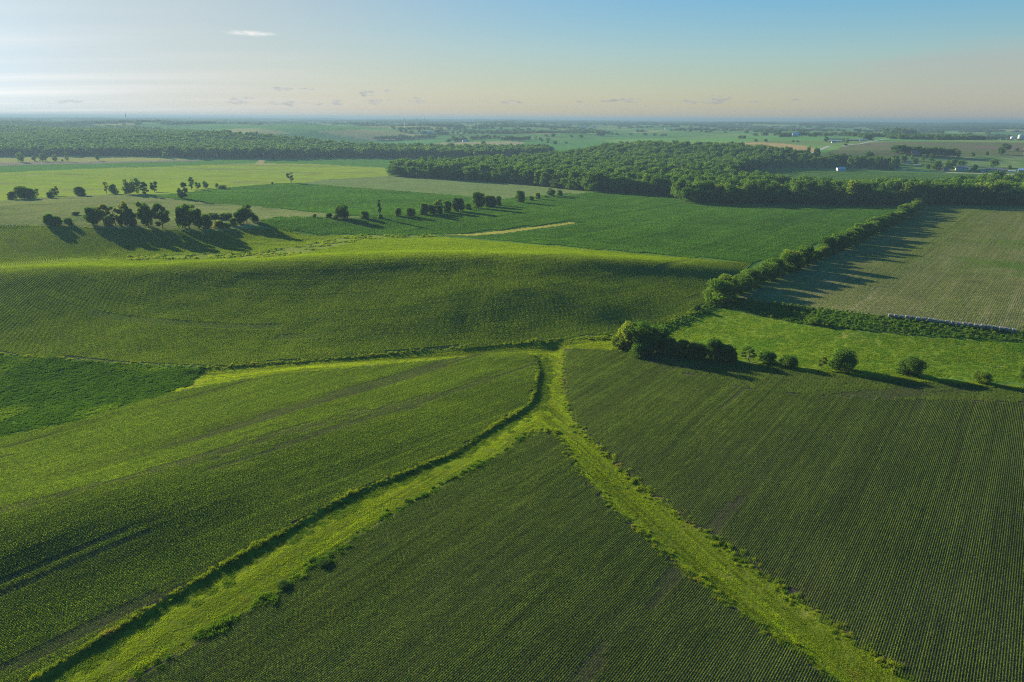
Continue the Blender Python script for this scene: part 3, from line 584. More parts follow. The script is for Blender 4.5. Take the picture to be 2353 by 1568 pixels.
def drop(x, y, azs, later):
    """remove tiles that fall on fields painted later"""
    m = np.ones(len(x), bool)
    for nm in later: m &= ~inside(x, y, polys[nm])
    return x[m], y[m], azs[m]
def clear_of(x, y, nm, rad):
    m = np.ones(len(x), bool)
    for k in range(8): m &= ~inside(x+rad*math.cos(k*.785), y+rad*math.sin(k*.785), polys[nm])
    return m
tiles = [crop_tile(4, 3.0, .38, .075, .30, 62, .115, 100+i, BEAN) for i in range(6)]+[crop_tile(4, 3.0, .38, .07, .26, 32, .10, 120+i, BEAN) for i in range(3)]
tilesL = [crop_tile(4, 3.0, .38, .075, .30, 62, .115, 140+i, BEANL) for i in range(6)]+[crop_tile(4, 3.0, .38, .07, .26, 32, .10, 160+i, BEANL) for i in range(3)]
T1 = (np.asarray([]),)
for nm, az_, later, lab in (('right_crop_field', R(37), ['headland'], 'low green crop plants in rows filling the big right foreground field'),
                       ('headland', R(80), [], 'crop plants in end rows beside the shaded hedge line'),
                       ('middle_crop_field', R(37), [], 'low green crop plants in rows between the two grass lanes'),
                       ('left_crop_field', R(41), [], 'crop plants in rows over the left foreground rise with a bare streak')):
    x, y, az_s = lattice(nm, 4*.38, 3.0, az_, rmax=460); x, y, az_s = drop(x, y, az_s, later)
    if nm == 'headland': az_s = np.full(len(x), R(106)); 
    pk = .5+.5*vnoise(x/14, y/14, 31)
    lat = x*math.cos(az_)-y*math.sin(az_); lon = x*math.sin(az_)+y*math.cos(az_); st_ = .6*vnoise(lat/1.9, lon/110, 34)+.5*vnoise(lat/5.5, lon/160, 36)
    keep = np.ones(len(x), bool); thin = st_+.12*vnoise(lat*3.1, lon/30, 37) > .6
    if nm == 'left_crop_field':
        d, s = seg_dist(x, y, RIDGE); e_ = np.exp(-(d/(1.9+.5*vnoise(x/40, y/40, 8)))**2); thin |= rng.random(len(x)) < 1.0*e_
    x, y, az_s, thin, st_ = x[keep], y[keep], az_s[keep], thin[keep], st_[keep]
    z = height(x, y); rot = tangent_rot(x, y, az_s+np.where(rng.random(len(x)) < .5, math.pi, 0))
    sc = np.ones((len(x), 3)); sc[:, 2] = .88+.12*vnoise(x/25, y/25, 32)-.2*st_
    scatter('crop_plants', np.c_[x, y, z], rot, sc, np.where(thin, rng.integers(6, 9, len(x)), rng.integers(0, 6, len(x))), tilesL if nm == 'left_crop_field' else tiles, lab, 'crop')
ftiles = [crop_tile(6, 4.0, .76, .16, .30, 52, .15, 200+i, BEAN2) for i in range(5)]+[crop_tile(6, 4.0, .76, .14, .24, 26, .14, 220+i, BEAN2) for i in range(2)]
for nm, circ, az_, lab in (('sloping_crop_field', (-91, 490), 0, 'dark green crop in curved rows on the slope facing the viewer'), ('hollow_field', (-91, 640), 0, 'green crop in the hollow below the row of trees')):
    x, y, az_s = lattice(nm, 6*.76, 4.0, az_, circle=circ, rmax=700); x, y, az_s = drop(x, y, az_s, ['weed_strip'] if nm != 'weed_strip' else [])
    z = height(x, y); rot = tangent_rot(x, y, az_s)
    sc = np.ones((len(x), 3)); rg = np.hypot(x-circ[0], y-circ[1]); tt = np.arctan2(x-circ[0], y-circ[1])*rg; st_ = vnoise(rg/4.56*.9, tt/150, 35); sc[:, 2] = .95+.08*vnoise(x/30, y/30, 33)-.14*st_; thin = (st_ > .72)
    scatter('crop_plants', np.c_[x, y, z], rot, sc, np.where(thin, rng.integers(5, 7, len(x)), rng.integers(0, 5, len(x))), ftiles, lab, 'crop')
# canopy of the middle-distance fields
BEAN3 = mat_leaf('bean_canopy_leaf', (.056,.135,.028), (.074,.160,.033), trans=.38, scale=.03, var=.3, row_az=37)
BEAN4 = mat_leaf('striped_leaf', (.095,.145,.024), (.12,.165,.030), trans=.42, scale=.04, var=.3, row_az=39)
for nm, mt_, az_, per, hh, lab in (('big_bean_field', BEAN3, 37, 11, .5, 'dense dark green bean canopy of the big middle field'), ('green_crop_field', BEAN3, 75, 11, .5, 'even green crop behind the field edge trees'), ('striped_field', BEAN4, 39, 5.5, .28, 'young crop in rows with pale gaps, casting fine stripes')):
    tl = [crop_tile(10, 8.0, .76, .20 if per > 8 else .13, hh, per, .40 if per > 8 else .30, 240+i+int(per), mt_) for i in range(4)]
    x, y, az_s = lattice(nm, 7.6, 8.0, R(az_), rmax=1400); k = clear_of(x, y, 'mown_strip', 4.5); x, y, az_s = x[k], y[k], az_s[k]
    sc = np.ones((len(x), 3)); lat = x*math.cos(R(az_))-y*math.sin(R(az_)); sc[:, 2] = 1+.2*vnoise(x/40, y/40, 39)+.25*vnoise(lat/9, x/300, 40)
    scatter('crop_plants', np.c_[x, y, height(x, y)], tangent_rot(x, y, az_s), sc, rng.integers(0, 4, len(x)), tl, lab, 'crop')
# grasses
def cover(name, step, rmax, srcs, label, cat='grass', field=None, smin=.7, smax=1.2, keepf=None, later=(), objname='grass'):
    x, y, a = lattice(field or name, step, step, R(20), rmax=rmax); x, y, a = drop(x, y, a, later)
    x = x+rng.uniform(-.3, .3, len(x))*step; y = y+rng.uniform(-.3, .3, len(x))*step
    if keepf is not None: k = keepf(x, y); x, y = x[k], y[k]
    rot = tangent_rot(x, y, rng.uniform(0, 6.28, len(x)))
    idx = rng.integers(0, len(srcs), len(x))
    if name == 'grass_lane':      # each lane is mown along its own length
        d1, s1 = seg_dist(x, y, CH1); d3, s3 = seg_dist(x, y, CH3); ds = np.where(d1 < d3, d1*s1, d3*s3); al = np.hypot(x, y-190)
        d2, s2 = seg_dist(x, y, CH2); idx = rng.integers(0, 3, len(x))+3*np.argmin(np.stack([d1, d3, d2]), 0); dE, sE = seg_dist(x, y, EDGE1); dE = dE*sE; shade_band = (dE > -.5) & (dE < 40) & (rng.random(len(x)) < 1-smooth(2.5, 6.5, dE+1.2*vnoise(x/7, y/7, 66))); idx = np.where(shade_band, rng.integers(9, 12, len(x)), idx)  # darker blades paint the shaded band below the left bank
    sc = smin+(smax-smin)*(.5+.5*vnoise(x/6, y/6, 61)); scatter(objname, np.c_[x, y, height(x, y)], rot, sc, idx, srcs, label, cat)
gt = [tuft_tile(2.2, 420, .075, .06, 300+i, GRASSL[i//3]) for i in range(9)]
gt += [tuft_tile(2.2, 380, .14, .08, 360+i, GRASS_SHADE) for i in range(3)]
mt = [tuft_tile(3.2, 330, .16, .12, 320+i, MEADOWG) for i in range(4)]
lt = [tuft_tile(2.6, 300, .34, .14, 340+i, LUSH) for i in range(4)]
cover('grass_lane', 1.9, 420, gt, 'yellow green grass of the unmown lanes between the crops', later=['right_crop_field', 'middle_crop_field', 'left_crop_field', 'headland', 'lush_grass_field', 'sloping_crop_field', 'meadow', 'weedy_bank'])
cover('meadow', 2.9, 420, mt, 'bright meadow grass behind the shaded hedge line')
cover('lush_grass_field', 2.2, 420, lt, 'thick deep green grass left of the lane junction', later=['left_crop_field'])
# ------------------------------------------------------------------ trees
TREE_MATS = {
 'dark': mat_leaf('dark_foliage', (.055,.11,.020), (.08,.14,.026), trans=.43, tint=(1.3,1.5,.5), scale=.12, var=.4),
 'mid': mat_leaf('green_foliage', (.070,.135,.022), (.10,.165,.028), trans=.43, tint=(1.3,1.5,.5), scale=.12, var=.4),
 'light': mat_leaf('pale_foliage', (.10,.155,.024), (.15,.19,.032), trans=.52, tint=(1.35,1.5,.5), scale=.2, var=.4),
 'yellow': mat_leaf('yellow_foliage', (.17,.19,.03), (.22,.21,.05), trans=.45, scale=.2, var=.4),
}
def tube(path, r, sides=6):
    """tapered tube along path; r: radius per point"""
    P = np.array(path, float); n = len(P); V = []; T = np.gradient(P, axis=0); T /= np.linalg.norm(T, axis=1)[:, None]
    for i in range(n):
        a = np.cross(T[i], [0.3, .9, .2]); a /= np.linalg.norm(a); b_ = np.cross(T[i], a)
        for k in range(sides):
            t = 2*math.pi*k/sides; V.append(P[i]+r[i]*(math.cos(t)*a+math.sin(t)*b_))
    F = [(i*sides+k, i*sides+(k+1) % sides, (i+1)*sides+(k+1) % sides, (i+1)*sides+k) for i in range(n-1) for k in range(sides)]
    return np.array(V), np.array(F)
def join(parts):
    V, F, o = [], [], 0
    for v, f in parts: V.append(v); F.append(f+o); o += len(v)
    return np.vstack(V), np.vstack(F)
def limb(g, a, b, r0, r1, wig=.04, n=6):
    a, b = np.array(a, float), np.array(b, float); L_ = np.linalg.norm(b-a)
    t = np.linspace(0, 1, n)[:, None]; p = a+(b-a)*t; p[1:-1] += g.normal(0, wig*L_, (n-2, 3)); return tube(p, r0+(r1-r0)*t[:, 0])
def make_tree(kind, seed, H=10.0, W=8.0, nleaf=4200, size=.30):
    """returns crown (V, F) and trunk (V, F), base at origin"""
    g = np.random.default_rng(seed); tr = []; lob = []
    if kind == 'bush':
        for i in range(30):
            a = g.uniform(0, 6.283); rr = W*.5*math.sqrt(g.uniform(0, 1))*.72; z = g.uniform(.16, .84)*H; k = math.sqrt(max(.05, 1-((z/H-.40)/.66)**2))
            lob.append((rr*k*math.cos(a), rr*k*math.sin(a), z, g.uniform(.13, .24)*W*(.7+.3*k)))
        for i in range(5):
            l = lob[i]; tr.append(limb(g, (g.normal(0, .1), g.normal(0, .1), -.3), (l[0]*.8, l[1]*.8, l[2]*.8), .14, .04))
    elif kind == 'forest':
        for i in range(26):
            a = g.uniform(0, 6.283); rr = W*.5*math.sqrt(g.uniform(.1, 1))*.66; z = (.12+.70*g.uniform(0, 1)**.7)*H; k = 1.0 if z < .5*H else math.sqrt(max(.05, 1-((z/H-.5)/.42)**2))
            lob.append((rr*k*math.cos(a), rr*k*math.sin(a), z, g.uniform(.15, .24)*W))
        tr.append(limb(g, (0, 0, -.5), (0, 0, H*.7), .022*H, .008*H, .02, 8))
    elif kind in ('oak', 'slim', 'sparse'):
        z0 = {'oak': .15, 'slim': .18, 'sparse': .26}[kind]; n = {'oak': 30, 'slim': 20, 'sparse': 14}[kind]
        lx, ly = g.normal(0, .03*H, 2)
        tr.append(limb(g, (0, 0, -.4), (lx, ly, H*.72), .026*H, .007*H, .02, 9))
        for i in range(n):
            a = i*2.4+g.uniform(-.5, .5); t = g.uniform(0, 1); z = (z0+(.92-z0)*t)*H
            k = math.sqrt(max(.04, 1-((t-.42)/.62)**2)); rr = W*.5*g.uniform(.35, .78)*k
            l = (lx*t+rr*math.cos(a), ly*t+rr*math.sin(a), z, g.uniform(.11, .19)*W*(1 if kind != 'sparse' else .8)); lob.append(l)
            zs = max(.12, z/H-.22-.1*g.random())*H
            tr.append(limb(g, (lx*zs/H, ly*zs/H, zs), (l[0], l[1], l[2]), .008*H, .003*H, .05, 5))
    elif kind == 'dead':
        tr.append(limb(g, (0, 0, -.4), (.1*H*g.normal()*.5, 0, H*.75), .03*H, .008*H, .03, 9))
        for i in range(26):
            a = i*2.4+g.uniform(-.4, .4); z = g.uniform(.28, .72)*H; ln = W*.5*g.uniform(.5, 1)
            e = (ln*math.cos(a), ln*math.sin(a), min(H, z+ln*g.uniform(.5, 1.1))); tr.append(limb(g, (0, 0, z), e, .009*H, .002*H, .05, 5))
            for j in range(4):
                f = g.uniform(.4, .95); s = (e[0]*f, e[1]*f, z+(e[2]-z)*f); tr.append(limb(g, s, (s[0]+g.normal(0, .06*H), s[1]+g.normal(0, .06*H), s[2]+abs(g.normal(.07*H, .03*H))), .004*H, .0015*H, .05, 4))
        return None, join(tr)
    elif kind == 'snag':
        tr.append(limb(g, (0, 0, -.4), (.08*H, 0, H*.98), .035*H, .006*H, .035, 10))
        for z, dx, dz in ((.35, -.22, .3), (.5, -.1, .28), (.62, .14, .2), (.3, .12, .12)): tr.append(limb(g, (.03*H, 0, z*H), (dx*H, g.normal(0, .04*H), (z+dz)*H), .014*H, .003*H, .05, 6))
        for i in range(22):
            t = g.uniform(0, 1)**1.3*.96; lob.append((.06*H*t+g.normal(0, .05*W), g.normal(0, .05*W), t*H, W*(.26-.17*t)*g.uniform(.7, 1.2)))
    L_ = np.array(lob); wgt = L_[:, 3]**2; wgt /= wgt.sum(); ch = g.choice(len(L_), nleaf, p=wgt)
    dv = g.normal(0, 1, (nleaf, 3)); dv /= np.linalg.norm(dv, axis=1)[:, None]
    rad_ = L_[ch, 3]*g.uniform(.55, 1.12, nleaf)*(1+.16*vnoise(dv[:, 0]*3+ch, dv[:, 2]*3, seed)); c = L_[ch, :3]+dv*rad_[:, None]*np.array([1, 1, .82])
    c[:, 2] = np.maximum(c[:, 2], .03*H)
    nz = dv+g.normal(0, .38 if kind == 'forest' else .6, (nleaf, 3)); nz /= np.linalg.norm(nz, axis=1)[:, None]
    r1 = g.normal(0, 1, (nleaf, 3)); t = np.cross(nz, r1); t /= np.linalg.norm(t, axis=1)[:, None]; bt = np.cross(nz, t)
    s = (size*g.uniform(.5, 1.4, nleaf))[:, None]
    V = np.stack([c-t*s*.6, c-bt*s*.45, c+t*s*.6, c+bt*s*.45], 1).reshape(-1, 3)
    return (V, np.arange(4*nleaf).reshape(-1, 4)), join(tr)
TPL = {}
def template(kind, var, matk, detail):
    key = (kind, var, matk, detail)
    if key not in TPL:
        H, W = {'bush': (8, 8.5), 'forest': (20, 13), 'oak': (12, 9.5), 'slim': (13, 6), 'sparse': (12, 7), 'dead': (12, 8.5), 'snag': (14, 5)}[kind]
        n, s = {'near': (14000, .30), 'mid': (7500, .46), 'far': (2200, .72), 'tiny': (420, 1.3)}[detail]
        if kind == 'forest': n, s = {'near': (6000, .6), 'mid': (2600, .85), 'far': (1500, 1.15), 'tiny': (420, 2.1)}[detail]
        if kind == 'sparse': n = int(n*.35)
        if kind == 'slim': n = int(n*.7)
        if kind == 'snag': n = int(n*.5)
        cr, tk = make_tree(kind, 1000+37*var+hash_(kind), H, W, n, s)
        if cr:
            H = float(np.percentile(cr[0][:, 2], 99.7)); W = 2*float(np.percentile(np.hypot(cr[0][:, 0], cr[0][:, 1]), 97))
        else: H = float(tk[0][:, 2].max()); W = 2*float(np.percentile(np.hypot(tk[0][:, 0], tk[0][:, 1]), 97))
        c_me = mesh_np('crown', cr[0], cr[1], TREE_MATS[matk], False) if cr else None
        t_me = mesh_np('trunk', tk[0], tk[1], DEADWOOD if kind in ('dead', 'snag') else BARK)
        TPL[key] = (c_me, t_me, H, W)
    return TPL[key]
def hash_(s): return sum(ord(c)*(i+3) for i, c in enumerate(s))
def plant(x, y, z, h, w_, kind, var, matk, detail, label, group=None, name='tree', cat='tree', yaw=None):
    c_me, t_me, H, W = template(kind, var, matk, detail)
    e = bpy.data.objects.new(name, None); link(e); e.location = (x, y, z-.05); e.rotation_euler = (0, 0, random.uniform(0, 6.28) if yaw is None else yaw)
    e.scale = (w_/W, w_/W, h/H); e.empty_display_size = .5
    if c_me: link(bpy.data.objects.new('crown', c_me), e)
    link(bpy.data.objects.new('trunk' if kind != 'bush' else 'stem', t_me), e)
    return tag(e, label, cat, group)
FP = 2353*24/36.0
def zf(reg):
    """zoom-window coordinates -> photo frame"""
    x0, y0, s = reg; k = 2353/4096
    return lambda x, y: ((x0+x*s)*k, (y0+y*s)*k)
Z1, Z2, Z3, Z4 = zf((0, 400, .46749)), zf((1000, 400, .46749)), zf((2000, 400, .46749)), zf((3000, 400, .46579))
Z5 = zf((2400, 1000, .72078)); A1 = zf((3500, 480, .25329)); A2 = zf((2900, 480, .25499)); A3 = zf((1500, 440, .33999)); A4 = zf((2200, 440, .33999)); A5 = zf((0, 440, .33999))
SC = {id(Z1): .46749, id(Z2): .46749, id(Z3): .46749, id(Z4): .46579, id(Z5): .72078, id(A1): .25329, id(A2): .25499, id(A3): .33999, id(A4): .33999, id(A5): .33999}
VC = [0]
def trees(Z, rows, default_group=None):
    k = SC[id(Z)]*2353/4096
    uv = np.array([Z(r[0], r[1]) for r in rows]); x, y, z, T = ground_at(uv[:, 0], uv[:, 1])
    for i, r in enumerate(rows):
        _, _, hp, wp, kind, matk, label = r[:7]; grp = r[7] if len(r) > 7 else default_group
        h = hp*k*T[i]/FP/.95; wd = wp*k*T[i]/FP; VC[0] += 1
        det = 'near' if T[i] < 260 else 'mid' if T[i] < 700 else 'far' if T[i] < 1900 else 'tiny'
        nm = {'bush': 'shrub', 'dead': 'dead_tree', 'snag': 'dead_tree'}.get(kind, 'tree'); cat = {'shrub': 'shrub'}.get(nm, 'tree')
        # the base of a plant stands where its foot is, half a crown further back than its lowest leaves
        plant(x[i], y[i], z[i], h, wd, kind, (VC[0]*5) % 4, matk, det, label, grp, nm, cat)
B, K, S, SP = 'bush', 'oak', 'slim', 'sparse'
trees(Z1, [
 (178,533,80,62,K,'mid','tallest round tree at the left end of the far field-edge row'),
 (293,525,42,38,K,'mid','small tree second from left in the far field-edge row'),
 (362,526,60,52,K,'mid','left one of two touching trees in the far field-edge row'),
 (388,526,62,46,K,'mid','right one of two touching trees in the far field-edge row'),
 (470,527,58,44,K,'light','tree right of the touching pair in the far field-edge row'),
 (535,526,16,16,B,'mid','tiny shrub between two trees of the far field-edge row'),
 (580,528,72,34,S,'mid','slim tree with narrow top in the far field-edge row'),
 (838,521,48,36,K,'dark','lone tree standing alone on the edge of the pale far field'),
 (1415,498,54,40,K,'light','larger of three pale trees before the dark belt wood'),
 (1452,493,36,26,S,'light','small pale pointed tree beside a larger pale one'),
 (1563,493,54,48,K,'light','right one of three pale trees before the dark belt wood'),
 (108,852,66,78,B,'light','pale rounded shrub left of the broad dark thicket'),
 (205,848,100,120,B,'dark','broad dark thicket tree at the left pasture edge'),
 (262,846,84,90,B,'dark','dark thicket tree on the right half of the left thicket'),
 (320,836,70,52,SP,'light','thin pale tree touching the dark thicket'),
 (438,840,52,62,B,'dark','low dark shrub at the foot of a pale bushy tree'),
 (470,822,78,80,K,'light','pale bushy tree above a low dark shrub'),
 (683,822,74,92,B,'dark','lone round dark tree on the pasture edge'),
 (915,806,98,52,SP,'yellow','sparse yellowish tree with thin open crown'),
 (978,806,80,72,B,'mid','bushy green tree right of the sparse yellowish tree'),
 (1112,810,124,115,K,'light','broad light tree, left half of the largest pasture group'),
 (1170,802,122,88,K,'mid','tall darker tree, right half of the largest pasture group'),
 (1243,818,108,70,S,'dark','slim dark tree right of the largest pasture group'),
 (1322,788,84,72,K,'dark','dark round-topped tree casting a long shadow on the green field'),
 (1552,845,84,62,K,'dark','low left limb-like tree of the forked pair in the pasture'),
 (1578,848,132,60,S,'mid','tall leaning tree of the forked pair in the pasture'),
 (1640,768,100,50,S,'mid','tall thin tree at the corner of the lime field'),
 (1695,764,56,56,K,'dark','small tree between the tall thin tree and a round one'),
 (1760,756,60,50,K,'dark','round tree at the right of the lime field corner group'),
 (1857,748,32,30,B,'mid','small pale shrub near the lime field corner'),
 (1905,762,30,74,B,'dark','low wide dark shrub ending the lime field corner group'),
 # the row on the brow of the hollow field
 (428,1076,96,100,B,'mid','left shrub of a rounded pair on the brow of the hollow field'),
 (500,1073,74,80,B,'mid','lower right shrub joined to a rounded shrub on the brow'),
 (588,1072,58,72,B,'mid','small separate round shrub on the brow of the hollow field'),
 (795,1070,142,120,B,'mid','dense round tree at the left end of the tall row'),
 (890,1062,160,110,K,'yellow','sunlit yellow-green tree behind the left end of the row'),
 (990,1072,150,95,SP,'mid','thin-crowned greyish tree with visible stem in the row'),
 (942,1078,76,80,B,'yellow','small bright yellow-green shrub under the thin-crowned tree'),
 (1080,1064,180,120,K,'yellow','tall tree with bright yellow top in the row'),
 (1120,1082,140,100,B,'dark','dark tree in front of the bright yellow-topped tree'),
 (1035,1080,84,60,B,'light','pale shrub left of the dark tree under yellow tops'),
 (1235,1075,190,110,K,'light','light-topped tall tree at the middle of the row'),
 (1272,1092,195,104,K,'dark','dark tall tree with bare lower stem mid-row'),
 (1392,1096,195,140,K,'dark','broadest dark tree of the row, right of the middle'),
 (1560,1098,180,90,B,'dark','dense dark tree left of the tall right-hand tree in the row'),
 (1620,1100,198,170,K,'mid','tall wide tree at the right end of the tall row'),
 (1705,1102,160,80,B,'mid','sloping shrubby tree on the right flank of the tall row'),
 (1770,1100,120,90,B,'light','paler shrub trailing off the right end of the row'),
 (1812,1092,86,46,SP,'dark','thin dark small tree beyond the end of the row'),
 (1875,1094,60,90,B,'yellow','low yellow-green shrub in the gap before the lone big tree'),
 (1935,1096,40,80,B,'dark','low dark scrub patch before the lone big tree'),
 (2000,1076,62,66,B,'mid','small shrub at the left foot of the lone big tree'),
 (2052,1062,95,90,B,'dark','medium shrub against the lone big tree'),
 (2108,1052,146,130,K,'dark','lone big tree at the corner of the hollow field'),
 (2180,1048,62,70,B,'dark','shrub at the right foot of the lone big tree'),
 (1830,1012,40,110,B,'dark','low dark scrub on the pasture slope, left patch'),
 (1930,1018,44,120,B,'dark','low dark scrub on the pasture slope, right patch'),
 (650,985,26,70,B,'mid','small scrub patch on the open pasture hump'),
])
trees(Z2, [
 (193,722,18,24,B,'dark','tiny round shrub left of the thin-crowned grey tree'),
 (352,714,88,70,SP,'mid','thin-crowned grey tree standing alone on the field corner'),
 (552,1006,28,34,B,'dark','smallest shrub at the left end of the big field row'),
 (677,1011,42,56,B,'dark','low shrub left of the large round tree on the field edge'),
 (792,1017,108,134,B,'dark','large round dark tree at the left of the big field edge'),
 (982,1017,62,74,B,'dark','round shrub between the large round tree and the dead snag'),
 (1118,1014,146,50,'snag','mid','tall dead snag wrapped in climbing leaves'),
 (1270,996,68,62,B,'mid','shrub right of the dead snag, left of two'),
 (1372,999,70,88,B,'mid','wider shrub right of the dead snag, second of two'),
 (1488,983,94,80,B,'dark','dark tree at the left end of the clustered trees'),
 (1560,980,78,90,B,'dark','low dark tree at the front of the clustered trees'),
 (1612,962,106,80,K,'light','sunlit tree top behind the low dark clustered trees'),
 (1610,975,70,80,B,'dark','dark shrub below the sunlit tree top of the cluster'),
 (1690,964,96,72,B,'mid','rounded tree in the middle of the clustered trees'),
 (1782,957,114,104,B,'dark','tall dark tree in the cluster before the gap'),
 (1863,941,50,60,B,'mid','small shrub between two taller clusters on the field edge'),
 (1950,932,132,120,B,'mid','tallest bushy tree of the right cluster on the field edge'),
 (2030,917,94,90,B,'light','paler tree in the middle of the right cluster'),
 (2082,917,88,80,B,'dark','dark tree in the right cluster on the field edge'),
 (2126,906,78,56,B,'dark','last tree at the right end of the right cluster'),
])
trees(Z3, [
 (172,880,96,80,B,'dark','oval dark tree standing alone right of the clusters'),
 (268,862,36,44,B,'dark','low round shrub between the oval tree and a paler one'),
 (322,852,54,48,B,'light','pale small tree right of the low round shrub'),
 (437,830,66,76,K,'dark','dark spreading tree near the right end of the field edge'),
 (508,826,52,54,B,'dark','last tree of the field edge before the wood'),
 (388,838,18,40,B,'dark','tiny scrub at the foot of the dark spreading tree'),
])
trees(Z5, [
 (238,570,178,190,K,'mid','largest near tree with broad sunlit top, stems showing'),
 (150,556,150,120,B,'light','bright green shrubby tree on the left flank of the largest tree'),
 (100,545,72,70,B,'light','low bright shrub at the left end of the near tree group'),
 (320,572,150,120,B,'mid','tree on the right shoulder of the largest near tree'),
 (382,586,92,80,B,'dark','dark shrub closing the right end of the near tree group'),
 (230,588,80,120,B,'dark','dark undergrowth shrub in front of the largest near tree'),
 (455,590,88,84,B,'dark','dark shrub at the left end of the second near group'),
 (520,600,88,94,B,'dark','low dark shrub second from left in the second near group'),
 (560,606,84,80,B,'dark','dark shrub in the middle of the second near group'),
 (622,610,120,116,B,'mid','tallest shrub of the second near group with sunlit crest'),
 (690,616,92,104,B,'dark','wide dark shrub right of the sunlit crest'),
 (730,622,80,60,B,'dark','dark shrub closing the right end of the second near group'),
 (825,619,78,96,SP,'mid','thin open shrub, first of the separate shrubs by the meadow'),
 (925,630,68,98,B,'mid','second separate shrub by the meadow, rounded'),
 (1043,650,66,96,B,'mid','third separate shrub by the meadow, rounded and low'),
 (1228,662,72,58,SP,'light','narrow pale shrub left of the large near bush'),
 (1345,670,110,146,B,'mid','large round bush alone on the meadow edge'),
 (1722,692,94,144,B,'dark','wide ragged bush alone on the meadow edge, far right'),
 (2118,737,60,96,B,'light','low bright bush near the right side of the meadow edge'),
 (2352,712,66,80,B,'mid','bush cut by the right frame edge at the meadow'),
 (540,336,30,36,B,'dark','small lone shrub on the narrow grass bank below the hedgerow'),
 (1195,416,40,70,B,'mid','leafy shrub in the weedy bank above the meadow'),
])
P0 = lambda x, y: (x, y)
SC[id(P0)] = 4096/2353
trees(P0, [(746,1298,10,32,B,'dark','small dark shrub on the right edge of the long lane, upper of two'),(655,1347,10,32,B,'dark','small dark shrub on the right edge of the long lane, lower of two'),(1642,1240,9,16,B,'dark','tiny dark shrub on the right edge of the right-hand lane')])  # long lane pair: dark foliage added where there are only small shadow pits
# hedgerow between the bean field and the striped field
hl = [(1648,696),(1668,688),(1690,680),(1712,669),(1735,657),(1752,646),(1775,633),(1800,622),(1838,612),(1868,600),(1900,584),(1935,570),(1962,556),(1990,541),(2020,526),(2045,516),(2072,503),(2096,489),(2116,480)]
hx, hy, hz, hT = ground_at([p[0] for p in hl], [p[1] for p in hl])
cum = np.r_[0, np.cumsum(np.hypot(np.diff(hx), np.diff(hy)))]; d_ = 0; i = 0
while d_ < cum[-1]:
    x = np.interp(d_, cum, hx)+random.uniform(-1.2, 1.2); y = np.interp(d_, cum, hy)+random.uniform(-1.2, 1.2); z = float(height(np.array([x]), np.array([y]))[0])
    h = random.choice([3.8, 5.0, 6.0, 7.2, 8.4, 9.6])*(1+.1*random.random()); wd = h*random.uniform(.95, 1.35)
    plant(x, y, z, h, wd, B, i % 4, random.choice(['mid', 'mid', 'dark', 'light']) if i % 3 else 'mid', 'near' if d_ < 90 else 'mid', ('leafy shrub at the near lower end of the long hedgerow' if i == 0 else 'leafy shrub in the continuous hedgerow between the bean field and the striped field'), (None if i == 0 else 'shrubs of the long hedgerow'), 'shrub', 'shrub')
    d_ += wd*random.uniform(.62, .86); i += 1
print('hedge shrubs', i)
# ------------------------------------------------------------------ woods
def region_poly(pts):
    dp = np.array(densify(pts)); x, y, z, t = ground_at(dp[:, 0], dp[:, 1]); return np.c_[x, y]
W_mid = region_poly([(892,405),(1000,412),(1200,424),(1345,440),(1360,442),(1520,449),(1530,446),(1570,468),(1600,470),(1640,445),(1700,420),(1700,395),(1760,388),(1780,380),(1870,376),(1880,366),(1800,357),(1720,352),(1640,347),(1480,345),(1400,350),(1330,362),(1270,372),(1150,383),(1000,390),(895,398)])
W_right = region_poly([(1575,468),(1700,470),(1900,472),(2090,473),(2353,474),(2900,474),(2900,432),(2353,434),(2230,438),(2110,450),(2050,456),(1900,450),(1760,440),(1700,428),(1620,450)])
W_left = region_poly([(-700,361),(0,360),(300,359),(440,363),(600,365),(800,363),(1100,365),(1250,360),(1270,352),(1100,350),(830,346),(600,322),(300,299),(0,296),(-700,294)])
def fill(poly, step):
    P = poly; a, b_ = np.meshgrid(np.arange(P[:, 0].min(), P[:, 0].max(), step), np.arange(P[:, 1].min(), P[:, 1].max(), step))
    a = a.ravel()+rng.uniform(-.42, .42, a.size)*step; b_ = b_.ravel()+rng.uniform(-.42, .42, b_.size)*step
    m = inside(a, b_, P) & (np.abs(np.degrees(np.arctan2(a, b_))) < 50); return a[m], b_[m]
def project(x, y, z):
    d = np.stack([x, y, z-CAMZ], 1); dep = d@_fw; return 1176.5+FP*(d@_rt)/dep, 784-FP*(d@_up)/dep, dep
wtp = []
for mk in ('dark', 'dark', 'mid', 'mid'):
    for v_ in (0, 1): 
        c_me, t_me, _, _ = template('forest', v_, mk, 'far'); wtp.append(bpy.data.objects.new('woodland_tree', c_me))
allx, ally, which = [], [], []
for k, (poly, st) in enumerate(((W_mid, 10.2), (W_right, 9.4))):
    x, y = fill(poly, st); kk = rng.random(len(x)) > .1; x, y = x[kk], y[kk]; allx.append(x); ally.append(y); which.append(np.full(len(x), k))
x, y, which = np.concatenate(allx), np.concatenate(ally), np.concatenate(which); z = height(x, y)
u, v, dep = project(x, y, z+15)
order = np.argsort(dep); inframe = (u > -20) & (u < 2373)
pick = [i for i in order if inframe[i]][:140]; pm = np.zeros(len(x), bool); pm[pick] = True
for i in pick:
    h = random.uniform(12, 25); wd = random.uniform(9.5, 20); mk = random.choice(['dark', 'mid', 'mid', 'light'])
    lab, grp = (('full-crowned tree at the front edge of the dark middle wood', 'front trees of the middle wood') if which[i] == 0 else ('full-crowned tree in the front of the right-hand wood behind the bean field', 'front trees of the right-hand wood'))
    plant(x[i], y[i], z[i], h, wd, 'forest', random.randrange(4), mk, 'mid', lab, grp)
r = ~pm; n = r.sum(); print('wood instances', n)
